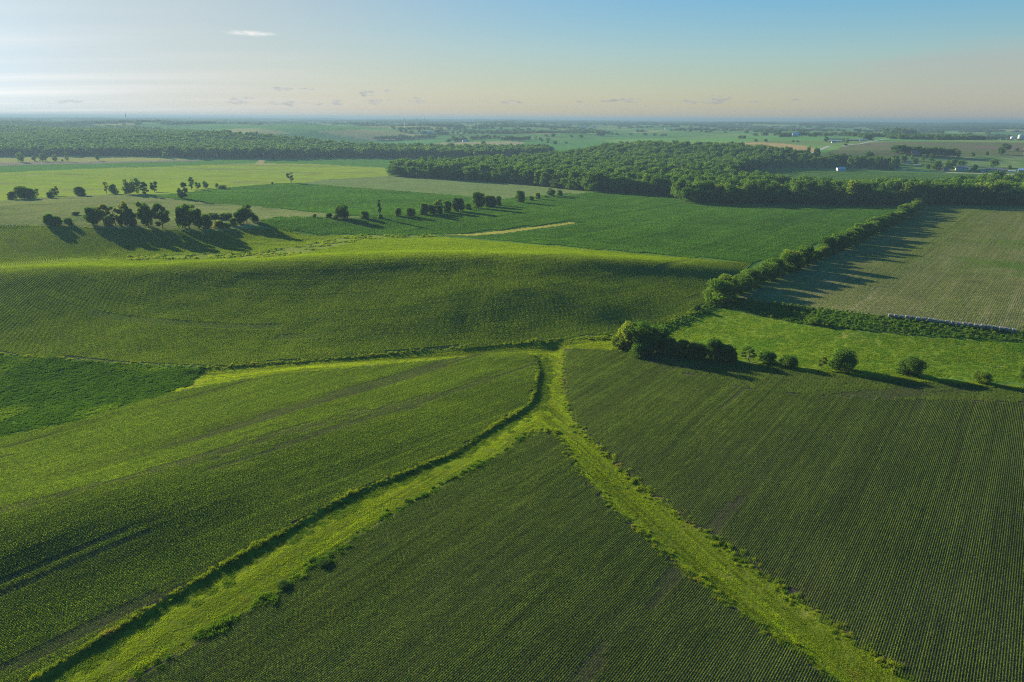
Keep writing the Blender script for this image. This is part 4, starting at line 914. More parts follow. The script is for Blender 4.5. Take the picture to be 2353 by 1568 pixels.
def rand_rot(n): return np.c_[np.zeros(n), np.zeros(n), rng.uniform(0, 6.28, n)]
def clump_scale(n, h0, h1, w0, w1):
    h = rng.uniform(h0, h1, n)/20; w_ = rng.uniform(w0, w1, n)/13; return np.c_[w_, w_, h]
for k, lab in ((0, 'large dark green wood of broad-leaved trees in the middle distance'), (1, 'belt wood between the bean field and the village')):
    q = r & (which == k); scatter('woodland', np.c_[x[q], y[q], z[q]], rand_rot(q.sum()), clump_scale(q.sum(), 12, 26, 9, 21), rng.integers(0, 8, q.sum()), wtp, lab, 'wood')
x, y = fill(W_left, 13.5); z = height(x, y); k = (vnoise(x/260, y/260, 71) > -.93)
x, y, z = x[k], y[k], z[k]; print('left wood', len(x))
u, v, dep = project(x, y, z+15); o_ = np.argsort(dep); pick = [i for i in o_ if -20 < u[i] < 1290][:40]; pm = np.zeros(len(x), bool); pm[pick] = True
for i in pick: plant(x[i], y[i], z[i], random.uniform(17, 26), random.uniform(14, 20), 'forest', random.randrange(4), random.choice(['dark', 'mid']), 'far', 'tree at the foot of the long hazy wood beyond the valley meadow', 'front trees of the long far wood')
wtp2 = []
for mk in ('dark', 'mid'):
    for v_ in (0, 1): wtp2.append(bpy.data.objects.new('woodland_tree', template('forest', v_, mk, 'tiny')[0]))
q = ~pm; scatter('woodland', np.c_[x[q], y[q], z[q]], rand_rot(q.sum()), clump_scale(q.sum(), 16, 25, 15, 23), rng.integers(0, 4, q.sum()), wtp2, 'long hazy blue-green wood covering the far left hills', 'wood')
# far tree lines and groves on the patchwork
M_ = 240000
th = np.radians(rng.uniform(-48, 48, M_)); rr_ = np.exp(rng.uniform(math.log(1150), math.log(21500), M_)); x, y = rr_*np.sin(th), rr_*np.cos(th)
qi, fa, fb = quilt(x, y)
edge = (np.minimum(fa, fb) < .035*np.clip(rr_/3000, .6, 3)) & (vnoise(x/300, y/300, 81) > -.05)
grove = (vnoise(x/420, y/260, 82)+.5*vnoise(x/160, y/160, 83) > .66+.1*(rr_ < 3000)) | ((rr_ > 4200) & (vnoise(x/1700, y/700, 84)+.4*vnoise(x/300, y/300, 85) > .12))
farl = (rr_ > 9000) & (vnoise(x/3000, y/900, 86) > -.1)
m = (edge | grove | farl); reg = region_of(x, y); m &= (reg == 0) & ~inside(x, y, W_mid) & ~inside(x, y, W_right) & ~inside(x, y, W_left)
u, v, dep = project(x, y, height(x, y))
m &= ~((rr_ < 2300) & ~(grove & (u > 900) & (v < 350)))
m &= ~((u < 900) & (rr_ < 4000)); m &= rng.random(M_) < np.where(rr_ > 6000, .9, .7)
x, y, rr_ = x[m], y[m], rr_[m]; n = len(x); print('far clumps', n)
s = clump_scale(n, 9, 16, 14, 22); g_ = np.clip(rr_/2600, 1, 5)[:, None]; s[:, :2] *= g_; s[:, 2:] *= np.clip(rr_/9000, 1, 1.5)[:, None]
scatter('far_trees', np.c_[x, y, height(x, y)-1], rand_rot(n), s, rng.integers(0, 4, n), wtp2, 'distant hazy tree lines and groves out to the horizon', 'trees')
VG = 'trees scattered round the village houses'; VL = 'broad-leaved tree in the leafy village beyond the right-hand wood'
vt = [(x_, 752+random.uniform(-8, 8), random.uniform(120, 175), random.uniform(110, 160), random.choice([B, K, 'forest']), random.choice(['dark', 'mid']), VL) for x_ in list(range(560, 2340, 78)) if not (1700 < x_ < 1900)]
vt += [(1740,735,110,70,B,'mid','small rounded tree left of the white open shed'), (1730,700,150,150,K,'dark',VL), (1860,700,160,160,K,'dark',VL), (1960,715,150,140,K,'dark',VL), (1060,690,140,130,K,'mid',VL), (1220,690,120,130,K,'mid',VL), (1400,640,110,150,B,'dark',VL), (1650,640,100,150,B,'dark',VL), (2250,640,130,150,B,'dark',VL)]
vt += [(x_, 700+random.uniform(-12, 12), random.uniform(110, 150), random.uniform(110, 150), random.choice([B, K, 'forest']), random.choice(['dark', 'mid']), VL) for x_ in range(1300, 2350, 66)]
trees(A2, vt, VG)
trees(A2, [(503,264,42,40,K,'mid','small lone tree on the far green slope left of the blue barn'),(1222,240,62,60,K,'dark','dark tree right of the pale blue barn'),(838,236,58,30,S,'dark','thin tree at the left end of the blue barn farmyard'),(897,247,46,34,S,'dark','pointed tree in front of the blue barn farmyard'),(1030,246,52,70,K,'dark','broad tree touching the left side of the blue barn'),
 (1860,352,60,40,S,'dark','left one of two dark trees by the long low sheds'),(1912,378,82,50,S,'dark','right one of two dark trees by the long low sheds'),(2228,318,92,200,B,'dark','wide dark grove tree behind the white shed by the road'),(480,346,40,70,B,'dark','dark bush on the green slope above the golden meadow'),(640,342,40,60,B,'dark','second dark bush above the golden meadow'),(1065,344,22,60,B,'dark','low bush on the crest of the golden meadow'),(1138,347,20,50,B,'dark','lower bush right beside another on the golden crest'),(1885,406,32,60,B,'dark','roadside bush below the two dark trees'),(1580,350,75,80,K,'dark','dark tree at the left of the long low sheds'),(1320,495,80,50,SP,'mid','thin pale tree at the foot of the golden meadow')])
HG = 'trees of the dark wood on the village hill'; HL = 'dark tree of the compact wood on the hill behind the village'
trees(A1, [(x_, 525+(x_-270)*.07+random.uniform(-8, 8), random.uniform(105, 145), random.uniform(110, 150), 'forest', random.choice(['dark', 'dark', 'mid']), HL) for x_ in range(300, 1340, 62)], HG)
trees(A1, [(x_, 268+random.uniform(-6, 6), random.uniform(95, 135), random.uniform(80, 120), 'forest', random.choice(['dark', 'mid']), 'tree of the far wood left of the pale blue shed') for x_ in range(150, 620, 48)], 'trees of the wood beside the pale blue shed')
trees(A1, [(x_, 800+random.uniform(-18, 4)-abs(x_-150)*.1, random.uniform(150, 215), random.uniform(120, 160), random.choice([B, K]), random.choice(['dark', 'mid']), VL) for x_ in (20, 95, 170, 300, 250)], VG)
trees(A1, [(1035,300,78,80,B,'dark','dark round tree left of the small white farmhouse'),(1490,302,48,40,B,'dark','lone small tree on the far pale lane'),(1230,293,30,40,B,'dark','left bush of a low far hedge'),(1330,293,30,42,B,'dark','right bush of a low far hedge'),
 (1535,588,72,74,K,'mid','lone tree left of two on the plum-coloured field edge'),(1757,567,66,60,K,'mid','lone tree right of two on the plum-coloured field edge'),(2060,492,110,150,K,'dark','big tree high on the plum-coloured slope'),(1985,548,104,110,B,'dark','bushy tree just below the big slope tree'),(2238,487,36,60,B,'dark','small bush right of the big slope tree'),
 (885,702,158,90,S,'dark','tall narrow tree in the village centre'),(640,706,88,76,K,'dark','small dark tree right of the white village houses'),(590,642,86,60,S,'mid','slim tree above the white village houses'),(445,684,134,100,K,'dark','tree towering behind the white village houses'),
 (970,806,152,170,K,'mid','broad brownish-green tree beside the village road'),(1182,802,166,190,K,'dark','broadest dark tree beside the village road'),(1350,732,100,140,K,'mid','spreading tree above the white farmhouse'),(1412,792,74,50,S,'dark','narrow tree in front of the white farmhouse'),(1325,795,60,60,B,'mid','small leafy tree left before the white farmhouse'),(1560,806,98,100,B,'dark','solid dark round tree right of the white farmhouse'),(838,776,72,90,B,'dark','dark shrub left of the broad brownish tree'),
 (1862,756,128,150,K,'mid','wide airy tree behind the long dark sheds'),(2112,796,72,70,K,'mid','small tree left of the dark blue shed'),(1636,826,42,34,B,'dark','bush right of the grey shed'),(1740,816,38,50,B,'dark','bush at the left end of the long dark sheds'),(770,662,110,90,SP,'mid','thin tree at the left of the village lawn')])
trees(A3, [(925,372,76,60,K,'dark','tall dark tree left of the two small white barns'),(965,374,50,44,B,'dark','lower tree left of the two small white barns'),(1032,338,44,40,K,'dark','tree behind the two small white barns'),(1135,348,40,30,K,'dark','lone tree right of the two small white barns'),(1210,360,46,28,S,'dark','thin lone tree on the far track'),(1272,424,60,62,B,'dark','round tree standing before the pale hay field'),
 (1895,378,70,36,SP,'mid','thin tall tree right of the small grove'),(1960,384,46,40,K,'dark','tree on the dark slope right of the grove'),(2035,392,30,32,B,'dark','small tree right of the grove on the green slope'),(2118,402,38,60,B,'dark','dark round tree on the green slope'),(2245,396,20,40,B,'dark','low bush right of the dark round tree'),(487,420,34,76,B,'dark','dark round tree above the long belt wood'),
 (1000,330,36,30,S,'dark','narrow tree behind the white barns, left'),(745,285,60,110,B,'dark','dark grove tree right of the pale farm sheds')])
trees(A3, [(x_, 366+random.uniform(-3, 3), random.uniform(40, 56), random.uniform(40, 60), 'forest', 'dark', 'tree of the small isolated grove beside the pale hay field') for x_ in range(1500, 1790, 30)], 'trees of the small isolated grove')
trees(A3, [(x_, 352+random.uniform(-4, 4)-(x_ > 400)*10, random.uniform(30, 50), random.uniform(45, 75), 'forest', 'dark', 'tree of the long far tree line above the green field') for x_ in range(10, 700, 34)], 'trees of the long far tree line')
# ------------------------------------------------------------------ weeds along lanes, banks and fence rows
wt = [tuft_tile(1.6, 110, .75, .10, 400+i, WEED, .3) for i in range(3)]
for i in range(3):
    cr, _ = make_tree('bush', 500+i, 1.1, 1.5, 300, .2); wt.append(bpy.data.objects.new('weed_clump', mesh_np('weed_clump', cr[0], cr[1], TREE_MATS['light' if i == 2 else 'mid'], False)))
def edge_weeds(pts, per_m, spread, s0, s1, label, brush=.25, fixed=False):
    if not fixed: s0 *= .34; s1 *= .36; brush *= .03; per_m *= 1.1
    dp = np.array(densify(pts, 6, False)); x, y, z, t = ground_at(dp[:, 0], dp[:, 1]); seg = np.hypot(np.diff(x), np.diff(y)); c = np.r_[0, np.cumsum(seg)]
    n = int(c[-1]*per_m); s = rng.uniform(0, c[-1], n); px_ = np.interp(s, c, x)+rng.normal(0, spread, n); py_ = np.interp(s, c, y)+rng.normal(0, spread, n)
    mod = .55+.6*(.5+.5*vnoise(s/7, np.zeros(n)+n, 91)); k = rng.random(n) < mod
    px_, py_, mod = px_[k], py_[k], mod[k]; n = len(px_)
    idx = np.where(rng.random(n) < brush, rng.integers(3, 6, n), rng.integers(0, 3, n))
    scatter('tall_weeds', np.c_[px_, py_, height(px_, py_)-.03], rand_rot(n), rng.uniform(s0, s1, n)*mod, idx, wt, label, 'weeds')
edge_weeds([(60,1568),(500,1305),(800,1137),(1050,1037),(1130,982),(1214,931),(1228,905),(1237,850),(1231,824),(1205,811)], 4.6, .3, .28, .55, 'continuous line of pale sunlit weeds on the left edge of the long lane', 0, True)
lushw = [tuft_tile(1.6, 130, .5, .13, 430+i, LUSH, .35) for i in range(3)]; wt_keep = wt; wt = lushw+lushw
edge_weeds([(290,1568),(600,1387),(720,1302),(900,1181),(1170,1032),(1212,998)], 2.6, .8, .35, .85, 'ragged green weeds along the right edge of the long lane', 0, True)
wt = wt_keep
edge_weeds([(1212,997),(1245,988),(1282,994)], 4.5, .8, 1.0, 2.0, 'dark weed mound at the point between the lanes', .6)
edge_weeds([(1297,805),(1295,870),(1300,930),(1325,978),(1400,1052),(1530,1167),(1640,1237),(1790,1347),(1950,1462),(2110,1568)], 2.6, .9, .7, 1.7, 'weeds along the right edge of the right-hand lane', .35)
edge_weeds([(1282,996),(1320,1072),(1400,1162),(1500,1247),(1600,1337),(1700,1407),(1890,1547)], 2.4, .9, .6, 1.5, 'yellowish weeds along the left edge of the right-hand lane', .3)
edge_weeds([(0,814),(250,834),(470,845),(760,826),(1000,803),(1250,785),(1310,777)], 2.4, .6, .8, 1.7, 'weeds along the foot of the dark slope', .4)
edge_weeds([(1310,780),(1420,774),(1536,744),(1600,714),(1640,694)], 3.0, 1.4, .9, 2.0, 'rough weeds on the bank beside the near hedge', .5)
edge_weeds([(1420,806),(1550,818),(1700,836),(1850,856),(2000,868),(2353,894)], 2.6, .7, .7, 1.7, 'dark weeds under the shaded hedge line', .6)
edge_weeds([(0,518),(60,519),(150,522),(290,527),(500,533),(575,527),(640,528)], 1.6, .9, .9, 2.0, 'weeds under the row of trees on the brow', .5)
edge_weeds([(600,505),(640,500),(700,499),(800,503),(900,503),(960,497),(1150,469),(1345,444)], .9, .7, .8, 1.6, 'weeds under the field edge trees', .4)
edge_weeds([(835,546),(1000,543),(1300,568),(1530,588),(1725,605)], 1.1, .5, .6, 1.2, 'thin dark weed line on the upper edge of the slope', .3)
for nm, step, s0, s1, lab in (('weedy_bank', 1.5, .45, 1.15, 'tangled weeds and brush on the bank above the meadow'), ('weed_strip', 2.4, .5, 1.3, 'rough weeds in the narrow strip of the hollow')):
    x, y, a = lattice(nm, step, step, 0.3); x = x+rng.uniform(-.6, .6, len(x)); y = y+rng.uniform(-.6, .6, len(x))
    if nm == 'weedy_bank': k = ~inside(x, y, polys['meadow']); x, y = x[k], y[k]
    if nm == 'weed_strip': k = vnoise(x/6, y/6, 95) > -.1; x, y = x[k], y[k]
    wt = wt_keep[:3]+wt_keep[3:] if nm == 'weed_strip' else lushw+[wt_keep[3], wt_keep[4], wt_keep[4]]
    n = len(x); idx = np.where(rng.random(n) < (.75 if nm == 'weedy_bank' else .4)+.4*vnoise(x/5, y/5, 96), rng.integers(3, 6, n), rng.integers(0, 3, n))
    scatter('tall_weeds', np.c_[x, y, height(x, y)-.05], rand_rot(n), rng.uniform(s0, s1, n), idx, wt, lab, 'weeds')
# ------------------------------------------------------------------ small constructions
def box(x0, x1, y0, y1, z0, z1):
    V = np.array([(x0,y0,z0),(x1,y0,z0),(x1,y1,z0),(x0,y1,z0),(x0,y0,z1),(x1,y0,z1),(x1,y1,z1),(x0,y1,z1)], float)
    return V, np.array([(0,3,2,1),(4,5,6,7),(0,1,5,4),(1,2,6,5),(2,3,7,6),(3,0,4,7)])
def part(name, parts, mat, parent, smoothf=False, label=None):
    V, F = join(parts); o = link(bpy.data.objects.new(name, mesh_np(name, V, F, mat, smoothf)), parent)
    if label: o['label'] = label
    return o
PAINT = {'white': mat_plain('white_siding', (.50,.51,.53), .6, (.44,.45,.47)), 'blue': mat_plain('pale_blue_metal', (.42,.55,.66), .4, (.38,.50,.62)), 'grey': mat_plain('grey_metal', (.34,.37,.40), .5),
 'brown': mat_plain('brick_brown', (.12,.075,.055), .8), 'dark': mat_plain('dark_siding', (.10,.12,.14), .6), 'darkblue': mat_plain('slate_blue_siding', (.12,.17,.24), .5), 'tan': mat_plain('tan_siding', (.46,.38,.28), .7)}
ROOF = {'grey': mat_plain('shingle_roof', (.20,.20,.21), .8), 'white': mat_plain('white_metal_roof', (.46,.48,.51), .5), 'brown': mat_plain('brown_roof', (.16,.11,.09), .8), 'blue': mat_plain('blue_metal_roof', (.40,.52,.64), .35)}
GLASS = mat_plain('window_glass', (.04,.05,.06), .15, (.05,.06,.08)); DOORM = mat_plain('door_paint', (.25,.24,.22), .5); TRIM = mat_plain('white_trim', (.7,.7,.7), .6)
def building(Z, x_, y_, wp, hp, wall, roof, label, yaw=0.0, depth=.55, kind='house', group=None, cat=None, name=None):
    k = SC[id(Z)]*2353/4096; u, v = Z(x_, y_); gx, gy, gz, T = [float(a[0]) for a in ground_at(u, v)]
    W = wp*k*T/FP; H = hp*k*T/FP; D = max(W*depth, 5.0) if kind != 'barn' else W*depth
    e = link(bpy.data.objects.new(name or {'house': 'house', 'shed': 'shed', 'barn': 'barn'}[kind], None)); e.location = (gx, gy, gz); e.rotation_euler = (0, 0, -math.atan2(gx, gy)+yaw)
    tag(e, label, cat or {'house': 'house', 'shed': 'shed', 'barn': 'barn'}[kind], group)
    we = H*(.6 if kind != 'shed' else .68); hw, hd = W/2, D/2
    # ridge runs along x; gable ends close the ridge
    V = np.array([(-hw,-hd,-1.5),(hw,-hd,-1.5),(hw,hd,-1.5),(-hw,hd,-1.5),(-hw,-hd,we),(hw,-hd,we),(hw,hd,we),(-hw,hd,we),(-hw,0,H-.1),(hw,0,H-.1)], float)
    F = np.array([(0,1,5,4),(2,3,7,6)]); me = bpy.data.meshes.new('wall'); me.from_pydata(V.tolist(), [], [(0,1,5,4),(2,3,7,6),(1,2,6,9,5),(3,0,4,8,7),(0,3,2,1)]); me.materials.append(PAINT[wall]); link(bpy.data.objects.new('wall', me), e)
    ov = .04*W+.2; t = .18+.01*W; sl = (H-we)/hd
    def slab(s):
        y1 = s*(hd+ov*.6); z1 = we-ov*.6*sl; P = [(-hw-ov,0,H),(hw+ov,0,H),(hw+ov,y1,z1),(-hw-ov,y1,z1)]; P2 = [(a,b,c+t) for a,b,c in P]
        f = np.array([(0,1,2,3),(7,6,5,4),(0,4,5,1),(1,5,6,2),(2,6,7,3),(3,7,4,0)]); return np.array(P+P2), f
    part('roof', [slab(-1), slab(1)], ROOF[roof], e)
    if kind == 'house':
        n = max(2, min(5, int(W/3.2)))
        part('door', [box(-.5, .5, -hd-.06, -hd+.05, 0, min(2.1, we*.8))], DOORM, e)
        for i in range(n):
            cx = -hw+W*(i+.5)/n
            if abs(cx) < 1.0: cx += 1.4
            wd = part('window', [box(cx-.55, cx+.55, -hd-.05, -hd+.02, we*.42, we*.8)], GLASS, e)
            part('frame', [box(cx-.68, cx-.55, -hd-.09, -hd, we*.38, we*.84), box(cx+.55, cx+.68, -hd-.09, -hd, we*.38, we*.84), box(cx-.55, cx+.55, -hd-.09, -hd, we*.8, we*.84), box(cx-.55, cx+.55, -hd-.09, -hd, we*.38, we*.42)], TRIM, wd)
        part('chimney', [box(hw*.35, hw*.35+.7, -.35, .35, H-.5, H+.9)], PAINT['brown'], e)
    else:
        dw = min(W*.16, 4); part('sliding_door', [box(-dw, dw, -hd-.08, -hd+.03, 0, we*.82)], PAINT['grey' if wall != 'grey' else 'white'], e)
        for s in (-1, 1):
            if W > 12: part('window', [box(s*hw*.62-.7, s*hw*.62+.7, -hd-.06, -hd+.02, we*.45, we*.72)], GLASS, e)
    return e
def silo(Z, x_, y_, wp, hp, label, group=None, mat='white', name='silo', cat='silo'):
    k = SC[id(Z)]*2353/4096; u, v = Z(x_, y_); gx, gy, gz, T = [float(a[0]) for a in ground_at(u, v)]
    r = wp*k*T/FP/2; H = hp*k*T/FP; e = link(bpy.data.objects.new(name, None)); e.location = (gx, gy, gz); tag(e, label, cat, group)
    def ring(prof, n=20):
        V = [(rr*math.cos(6.2832*i/n), rr*math.sin(6.2832*i/n), z) for rr, z in prof for i in range(n)]
        return np.array(V), np.array([(j*n+i, j*n+(i+1) % n, (j+1)*n+(i+1) % n, (j+1)*n+i) for j in range(len(prof)-1) for i in range(n)])
    hh = H-.35*r; pr = []
    for i in range(9): pr += [(r, -1+(hh+1)*i/8.0), (r*1.012, -1+(hh+1)*(i+.5)/8.0)]
    part('shell', [ring(pr[:-1])], PAINT[mat], e, True); part('cap', [ring([(r*1.05, hh-.02*H), (r*.6, H-.1*r), (r*.12, H), (.01, H+.02)])], ROOF['white'], e, True)
    a = -math.pi/2; part('ladder', [box(-.25, -.2, -r*1.03-.1, -r*1.02, 0, hh), box(.2, .25, -r*1.03-.1, -r*1.02, 0, hh)]+[box(-.2, .2, -r*1.03-.06, -r*1.02-.02, z, z+.06) for z in np.arange(.5, hh, 1.2)], PAINT['grey'], e)
    return e
building(A1, 545, 290, 140, 46, 'blue', 'blue', 'large pale blue machine shed beside the far wood', .25, .7, 'shed')
building(A1, 958, 299, 80, 20, 'blue', 'blue', 'long low pale blue shed left of the small white farmhouse', 0, .3, 'shed')
building(A1, 1110, 299, 54, 44, 'white', 'grey', 'small white farmhouse beside a dark round tree', .4, .8)
silo(A1, 2162, 319, 56, 58, 'shortest silver grain bin at the right edge, leftmost of three')
silo(A1, 2285, 318, 66, 84, 'tallest silver grain bin at the right edge, middle of three')
silo(A1, 2358, 318, 50, 68, 'silver grain bin cut by the right frame edge')
building(A1, 2065, 315, 44, 15, 'white', 'white', 'tiny low white shed left of the grain bins', 0, .4, 'shed')
building(A1, 620, 562, 130, 78, 'brown', 'brown', 'brown brick house among the trees of the village hill', .5, .7)
building(A1, 510, 684, 92, 32, 'white', 'grey', 'white village house under the towering tree', -.2, .6)
building(A1, 388, 674, 52, 18, 'grey', 'white', 'small low pale house left of the white village house', .1, .6)
building(A1, 665, 720, 96, 12, 'white', 'white', 'long very low white shelter on the village lawn', 0, .15, 'shed')
building(A1, 1368, 794, 175, 66, 'white', 'grey', 'large white farmhouse half hidden by trees beside the road', .1, .6)
building(A1, 1112, 815, 84, 62, 'dark', 'brown', 'dark house under the broadest roadside tree', .3, .7)
building(A1, 1680, 822, 96, 42, 'grey', 'grey', 'grey shed right of the solid dark round tree', 0, .6, 'shed')
building(A1, 1862, 802, 205, 42, 'dark', 'grey', 'long dark open shed behind the farmyard', .08, .22, 'shed')
building(A1, 2010, 812, 130, 36, 'dark', 'grey', 'shorter dark shed joined to the long dark one', .05, .3, 'shed')
building(A1, 2156, 828, 92, 28, 'white', 'white', 'low white trailer-like shed in the farmyard', 0, .3, 'shed')
building(A1, 2322, 840, 112, 70, 'darkblue', 'blue', 'slate blue shed at the right edge of the village', .1, .7, 'shed')
building(A2, 1812, 804, 116, 58, 'white', 'white', 'white shed on the edge of the green field before the village', .35, .6, 'shed')
building(A2, 2040, 735, 48, 56, 'white', 'grey', 'tall narrow white house in the village trees', .3, .9)
building(A2, 2146, 722, 62, 46, 'white', 'grey', 'white house just right of the tall narrow one', -.3, .7)
building(A2, 1150, 748, 72, 28, 'white', 'white', 'low white house at the edge of the village field', .1, .6)
building(A2, 1590, 732, 86, 38, 'tan', 'brown', 'tan house with brown roof among village trees', .3, .7)
building(A2, 1518, 716, 60, 30, 'tan', 'grey', 'small tan house left of the one with the brown roof', -.3, .7)
building(A2, 675, 742, 82, 48, 'blue', 'grey', 'blue-grey house at the corner of the dark wood', .4, .7)
building(A2, 752, 722, 32, 40, 'white', 'grey', 'narrow white house right of the blue-grey house', 0, .8)
building(A2, 892, 692, 92, 42, 'tan', 'grey', 'house with wide grey roof deep in village trees', .5, .7)
building(A2, 480, 602, 62, 20, 'white', 'white', 'white roofed shed in a clearing of the wood', 0, .5, 'shed')
building(A2, 48, 552, 62, 50, 'grey', 'grey', 'grey house in the clearing left of the white roofed shed', .3, .7)
building(A2, 1104, 256, 92, 52, 'blue', 'blue', 'pale blue barn of the far hilltop farm', .2, .6, 'barn')
building(A2, 940, 247, 62, 24, 'grey', 'grey', 'small grey shed left of the far pale blue barn', 0, .5, 'shed')
building(A2, 1742, 308, 192, 17, 'dark', 'grey', 'upper one of two long low poultry sheds', 0, .12, 'shed')
building(A2, 1742, 342, 200, 18, 'grey', 'white', 'lower one of two long low poultry sheds', 0, .12, 'shed')
building(A2, 1700, 361, 56, 26, 'white', 'grey', 'small white house before the long low sheds', .2, .8)
building(A2, 2015, 332, 172, 20, 'brown', 'grey', 'long brown shed between the dark trees and the white shed', 0, .14, 'shed')
building(A2, 2165, 330, 96, 26, 'white', 'white', 'white shed under the wide dark grove by the road', .1, .4, 'shed')
building(A3, 1040, 377, 24, 28, 'white', 'grey', 'left one of two small white barns on the far green field', .2, .8, 'barn')
building(A3, 1076, 376, 34, 30, 'white', 'grey', 'right one of two small white barns on the far green field', -.1, .7, 'barn')
building(A3, 570, 280, 90, 20, 'grey', 'blue', 'long pale farm shed on the far slope, left of two', .1, .3, 'shed')
building(A3, 655, 280, 70, 26, 'blue', 'blue', 'pale blue farm shed on the far slope, right of two', -.1, .4, 'shed')
silo(A3, 627, 180, 9, 15, 'bright white far silo, left of a distant pair'); silo(A3, 666, 180, 8, 12, 'bright white far silo, right of a distant pair'); silo(A3, 1685, 207, 11, 22, 'pale stubby far silo before the tan field')
silo(A4, 1347, 235, 9, 20, 'white silo, left of a close pair in the far fields'); silo(A4, 1360, 235, 9, 18, 'white silo, right of a close pair in the far fields'); silo(A4, 1586, 238, 11, 22, 'lone bright white silo in the far fields')
building(A4, 400, 211, 62, 20, 'white', 'white', 'far white farm building below a dark tree line', .1, .5, 'barn'); building(A4, 520, 212, 40, 14, 'white', 'grey', 'smaller far white farm building right of another', 0, .5, 'barn')
# masts and water tower on the skyline
def mast(Z, x_, hp, label, tower=False):
    k = SC[id(Z)]*2353/4096; u, _ = Z(x_, 0); hor = 784-math.tan(PITCH)*FP
    r = 3600.0; th = math.atan((u-1176.5)/FP/(math.cos(PITCH)+math.sin(PITCH)*.32)); x, y = r*math.sin(th), r*math.cos(th); z = float(height(np.array([x]), np.array([y]))[0])
    H = hp*k*r/FP*.5+max(0, CAMZ-z); e = link(bpy.data.objects.new('water_tower' if tower else 'radio_mast', None)); e.location = (x, y, z); tag(e, label, 'water tower' if tower else 'mast')
    if tower:
        part('column', [tube([(0,0,-2),(0,0,H*.7)], [.9,.9], 10)], PAINT['grey'], e); n = 12
        prof = [(.9, H*.78), (2.4, H*.84), (2.6, H*.92), (1.7, H*.97), (.1, H)]
        V = [(a*math.cos(6.2832*i/n), a*math.sin(6.2832*i/n), c) for a, c in prof for i in range(n)]; part('tank', [(np.array(V), np.array([(j*n+i, j*n+(i+1) % n, (j+1)*n+(i+1) % n, (j+1)*n+i) for j in range(4) for i in range(n)]))], PAINT['grey'], e, True)
    else:
        s = 1.4; legs = [tube([(s*math.cos(a), s*math.sin(a), -2), (.8*math.cos(a), .8*math.sin(a), H)], [.45, .3], 4) for a in (0, 2.1, 4.2)]
        rungs = [tube([(s*.9*math.cos(a), s*.9*math.sin(a), z0), (s*.8*math.cos(a+2.1), s*.8*math.sin(a+2.1), z0+H/14)], [.2, .2], 4) for a in (0, 2.1, 4.2) for z0 in np.arange(0, H*.95, H/14)]
        part('lattice', legs+rungs, PAINT['grey'], e); part('antenna', [tube([(0,0,H*.9),(0,0,H*1.06)], [.5,.3], 5), box(-2.5,2.5,-.6,.6,H*.8,H*.84)], PAINT['white'], e)
mast(A5, 1472, 58, 'tall thin radio mast on the left skyline'); mast(A3, 335, 18, 'short mast on the skyline above the far fields'); mast(A3, 480, 24, 'very thin mast between a short mast and the water tower'); mast(A3, 563, 22, 'stout water tower on the middle skyline', True); mast(A3, 1195, 26, 'mast standing alone on the skyline right of the water tower')
# hay bales along the bank
bale_m = mat_plain('net_wrapped_hay', (.16,.17,.17), .9, (.11,.11,.10), 3.0); net_m = mat_plain('net_wrap', (.20,.22,.24), .6)
def bale_meshes():
    n = 28; g = np.random.default_rng(5)
    prof = [(.02,-.78),(.45,-.79),(.74,-.77),(.86,-.68),(.90,-.45),(.91,0),(.90,.45),(.86,.68),(.74,.77),(.45,.79),(.02,.78)]
    V = [(a*(1+.02*g.normal())*math.cos(6.2832*i/n), c, a*(1+.015*g.normal())*math.sin(6.2832*i/n)+.84) for a, c in prof for i in range(n)]
    F = [(j*n+i, (j+1)*n+i, (j+1)*n+(i+1) % n, j*n+(i+1) % n) for j in range(len(prof)-1) for i in range(n)]
    body = mesh_np('hay_roll', np.array(V), np.array(F), bale_m)
    V, F = [], []
    for j, y0 in enumerate((-.62, -.3, .02, .34, .60)):
        for (rr, dy) in ((.925, -.035), (.935, 0), (.925, .035), (.9, 0)):
            for i in range(n): V.append((rr*math.cos(6.2832*i/n), y0+dy, rr*math.sin(6.2832*i/n)+.84))
        b0 = j*4*n
        for q in range(4): F += [(b0+q*n+i, b0+((q+1) % 4)*n+i, b0+((q+1) % 4)*n+(i+1) % n, b0+q*n+(i+1) % n) for i in range(n)]
    return body, mesh_np('net_band', np.array(V), np.array(F), net_m)
bm_, nm_ = bale_meshes(); (x0, y0, z0, _), (x1, y1, z1, _) = [[float(a[0]) for a in ground_at(u, v)] for u, v in ((2050, 733.5), (2334, 768.5))]
ln = math.hypot(x1-x0, y1-y0); nb = 21; az_b = math.atan2(x1-x0, y1-y0); print('bale spacing', ln/nb)
for i in range(nb+1):
    t = i/nb; x = x0+(x1-x0)*t+random.uniform(-.12, .12); y = y0+(y1-y0)*t+1.5+random.uniform(-.12, .12)
    e = link(bpy.data.objects.new('hay_bale', None)); e.location = (x, y, float(height(np.array([x]), np.array([y]))[0])); e.rotation_euler = (0, 0, -az_b+random.uniform(-.08, .08)); sc_ = min(1.12, ln/nb/1.85); e.scale = (sc_*1.03, sc_*.9, sc_*random.uniform(.96, 1.04))
    tag(e, 'grey net-wrapped round bale at the left end of the bale row' if i == 0 else 'grey net-wrapped round bale at the right end of the bale row' if i == nb else 'grey net-wrapped round bale inside the long row on the bank', 'hay bale', 'round bales lined up along the bank')
    link(bpy.data.objects.new('hay_roll', bm_), e); link(bpy.data.objects.new('net_band', nm_), e)
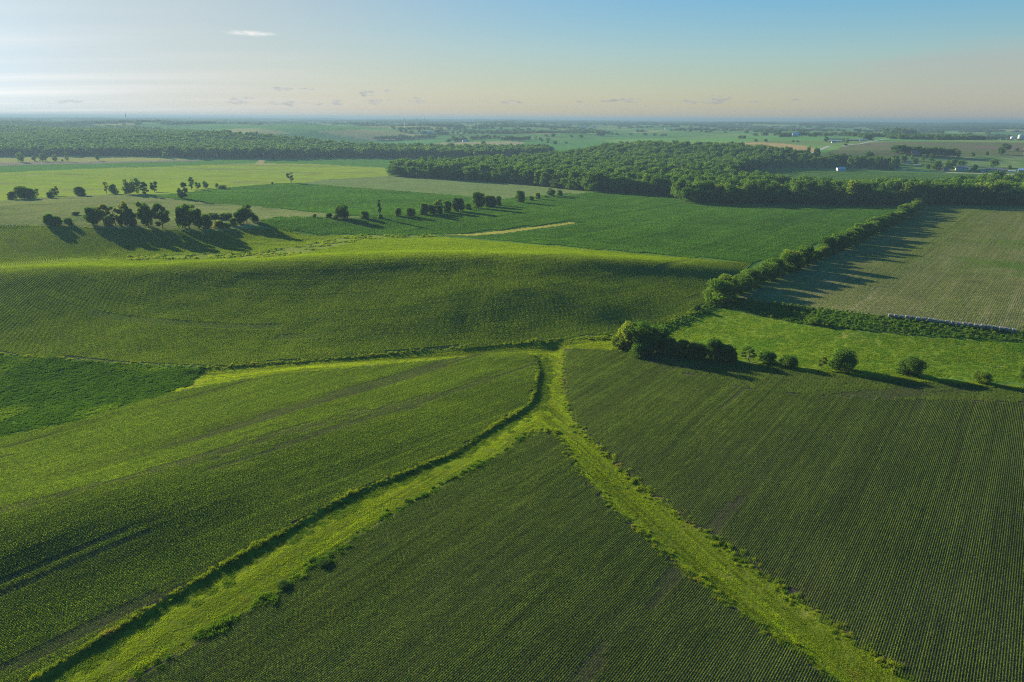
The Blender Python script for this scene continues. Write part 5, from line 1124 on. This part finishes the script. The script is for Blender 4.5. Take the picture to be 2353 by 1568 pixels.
# roads
asphalt = mat_plain('pale_road', (.30,.29,.27), .9, (.25,.24,.22), .1); dirt = mat_plain('gravel_road', (.42,.36,.27), .95, (.34,.29,.20), .1)
def road(name, pts, width, mat, lift=.35):
    dp = np.array(densify(pts, 3, False)); x, y, z, t = ground_at(dp[:, 0], dp[:, 1]); dx, dy = np.gradient(x), np.gradient(y); l = np.hypot(dx, dy)+1e-6
    dx = np.convolve(dx/l, np.ones(5)/5, 'same'); dy = np.convolve(dy/l, np.ones(5)/5, 'same'); l = np.hypot(dx, dy); V = []
    for s in (-1, -.5, 0, .5, 1):
        ax, ay = x+dy/l*s*width/2, y-dx/l*s*width/2; V.append(np.c_[ax, ay, height(ax, ay)+lift-(.3 if abs(s) == 1 else 0)])
    V = np.stack(V, 1).reshape(-1, 3); n = len(x); F = np.array([(i*5+j, i*5+j+1, i*5+j+6, i*5+j+5) for i in range(n-1) for j in range(4)])
    o = link(bpy.data.objects.new(name, mesh_np(name, V, F, mat))); o['kind'] = 'structure'
P1 = lambda l: [A1(*p) for p in l]; P2 = lambda l: [A2(*p) for p in l]
road('road', P2([(1350,536),(1440,492),(1530,455),(1640,412)]), 9, asphalt)
road('road', P2([(1860,420),(1920,400),(1990,388),(2110,380),(2240,352),(2353,332)])+P1([(60,322),(150,308),(270,290),(330,280)]), 9, asphalt)
road('village_road', P1([(300,797),(600,812),(900,824),(1200,834),(1500,843),(1800,852),(2100,862),(2353,872),(2700,885)]), 7, dirt)
road('farm_lane', P1([(920,300),(1250,304),(1500,308)]), 6, dirt)
# post fence on the brow at the far left, utility poles
fp = densify([(0,521.5),(30,521),(66,520.5)], 5, False); x, y, z, _ = ground_at([p[0] for p in fp], [p[1] for p in fp]); wood = mat_plain('fence_wood', (.20,.16,.12), .9)
e = link(bpy.data.objects.new('fence', None)); e.location = (x[0], y[0], z[0]); tag(e, 'low wooden post and wire fence on the pasture edge, far left', 'fence')
for i in range(len(x)): part('post', [box(x[i]-x[0]-.09, x[i]-x[0]+.09, y[i]-y[0]-.09, y[i]-y[0]+.09, z[i]-z[0]-.4, z[i]-z[0]+1.35)], wood, e)
for hh in (.5, .85, 1.2): part('wire', [tube([(x[i]-x[0], y[i]-y[0], z[i]-z[0]+hh) for i in range(len(x))], [.02]*len(x), 4)], PAINT['grey'], e)
for (px_, py_, lab) in ((355, 800, 'wooden utility pole at the left end of the village road'), (1068, 818, 'wooden utility pole beside the dark roadside house')):
    u, v = A1(px_, py_); gx, gy, gz, _ = [float(a[0]) for a in ground_at(u, v)]; e = link(bpy.data.objects.new('utility_pole', None)); e.location = (gx, gy, gz); tag(e, lab, 'utility pole')
    part('pole', [tube([(0,0,-1),(0,0,11)], [.2,.14], 8)], wood, e); part('crossarm', [box(-1.2,1.2,-.25,-.15,10,10.2)], wood, e); part('insulator', [box(a-.06,a+.06,-.26,-.14,10.2,10.45) for a in (-1.1,-.4,.4,1.1)], PAINT['white'], e)
# ------------------------------------------------------------------ haze
HD = 1.65e-4
me = bpy.data.meshes.new('haze'); V, F = box(-24500, 24500, -24500, 24500, -22, 110); me.from_pydata(V.tolist(), [], F.tolist())
hm = new_mat('haze_air'); b = NB(hm); pv = b.N('ShaderNodeVolumePrincipled'); pv.inputs['Color'].default_value = (.155, .25, .35, 1); pv.inputs['Density'].default_value = HD; pv.inputs['Anisotropy'].default_value = .18
o_ = b.N('ShaderNodeOutputMaterial'); b.L(pv.outputs[0], o_.inputs['Volume']); me.materials.append(hm)
hz_o = link(bpy.data.objects.new('haze', me)); hz_o['kind'] = 'stuff'; hz_o['label'] = 'thin blue haze over the far country'; hz_o['category'] = 'haze'
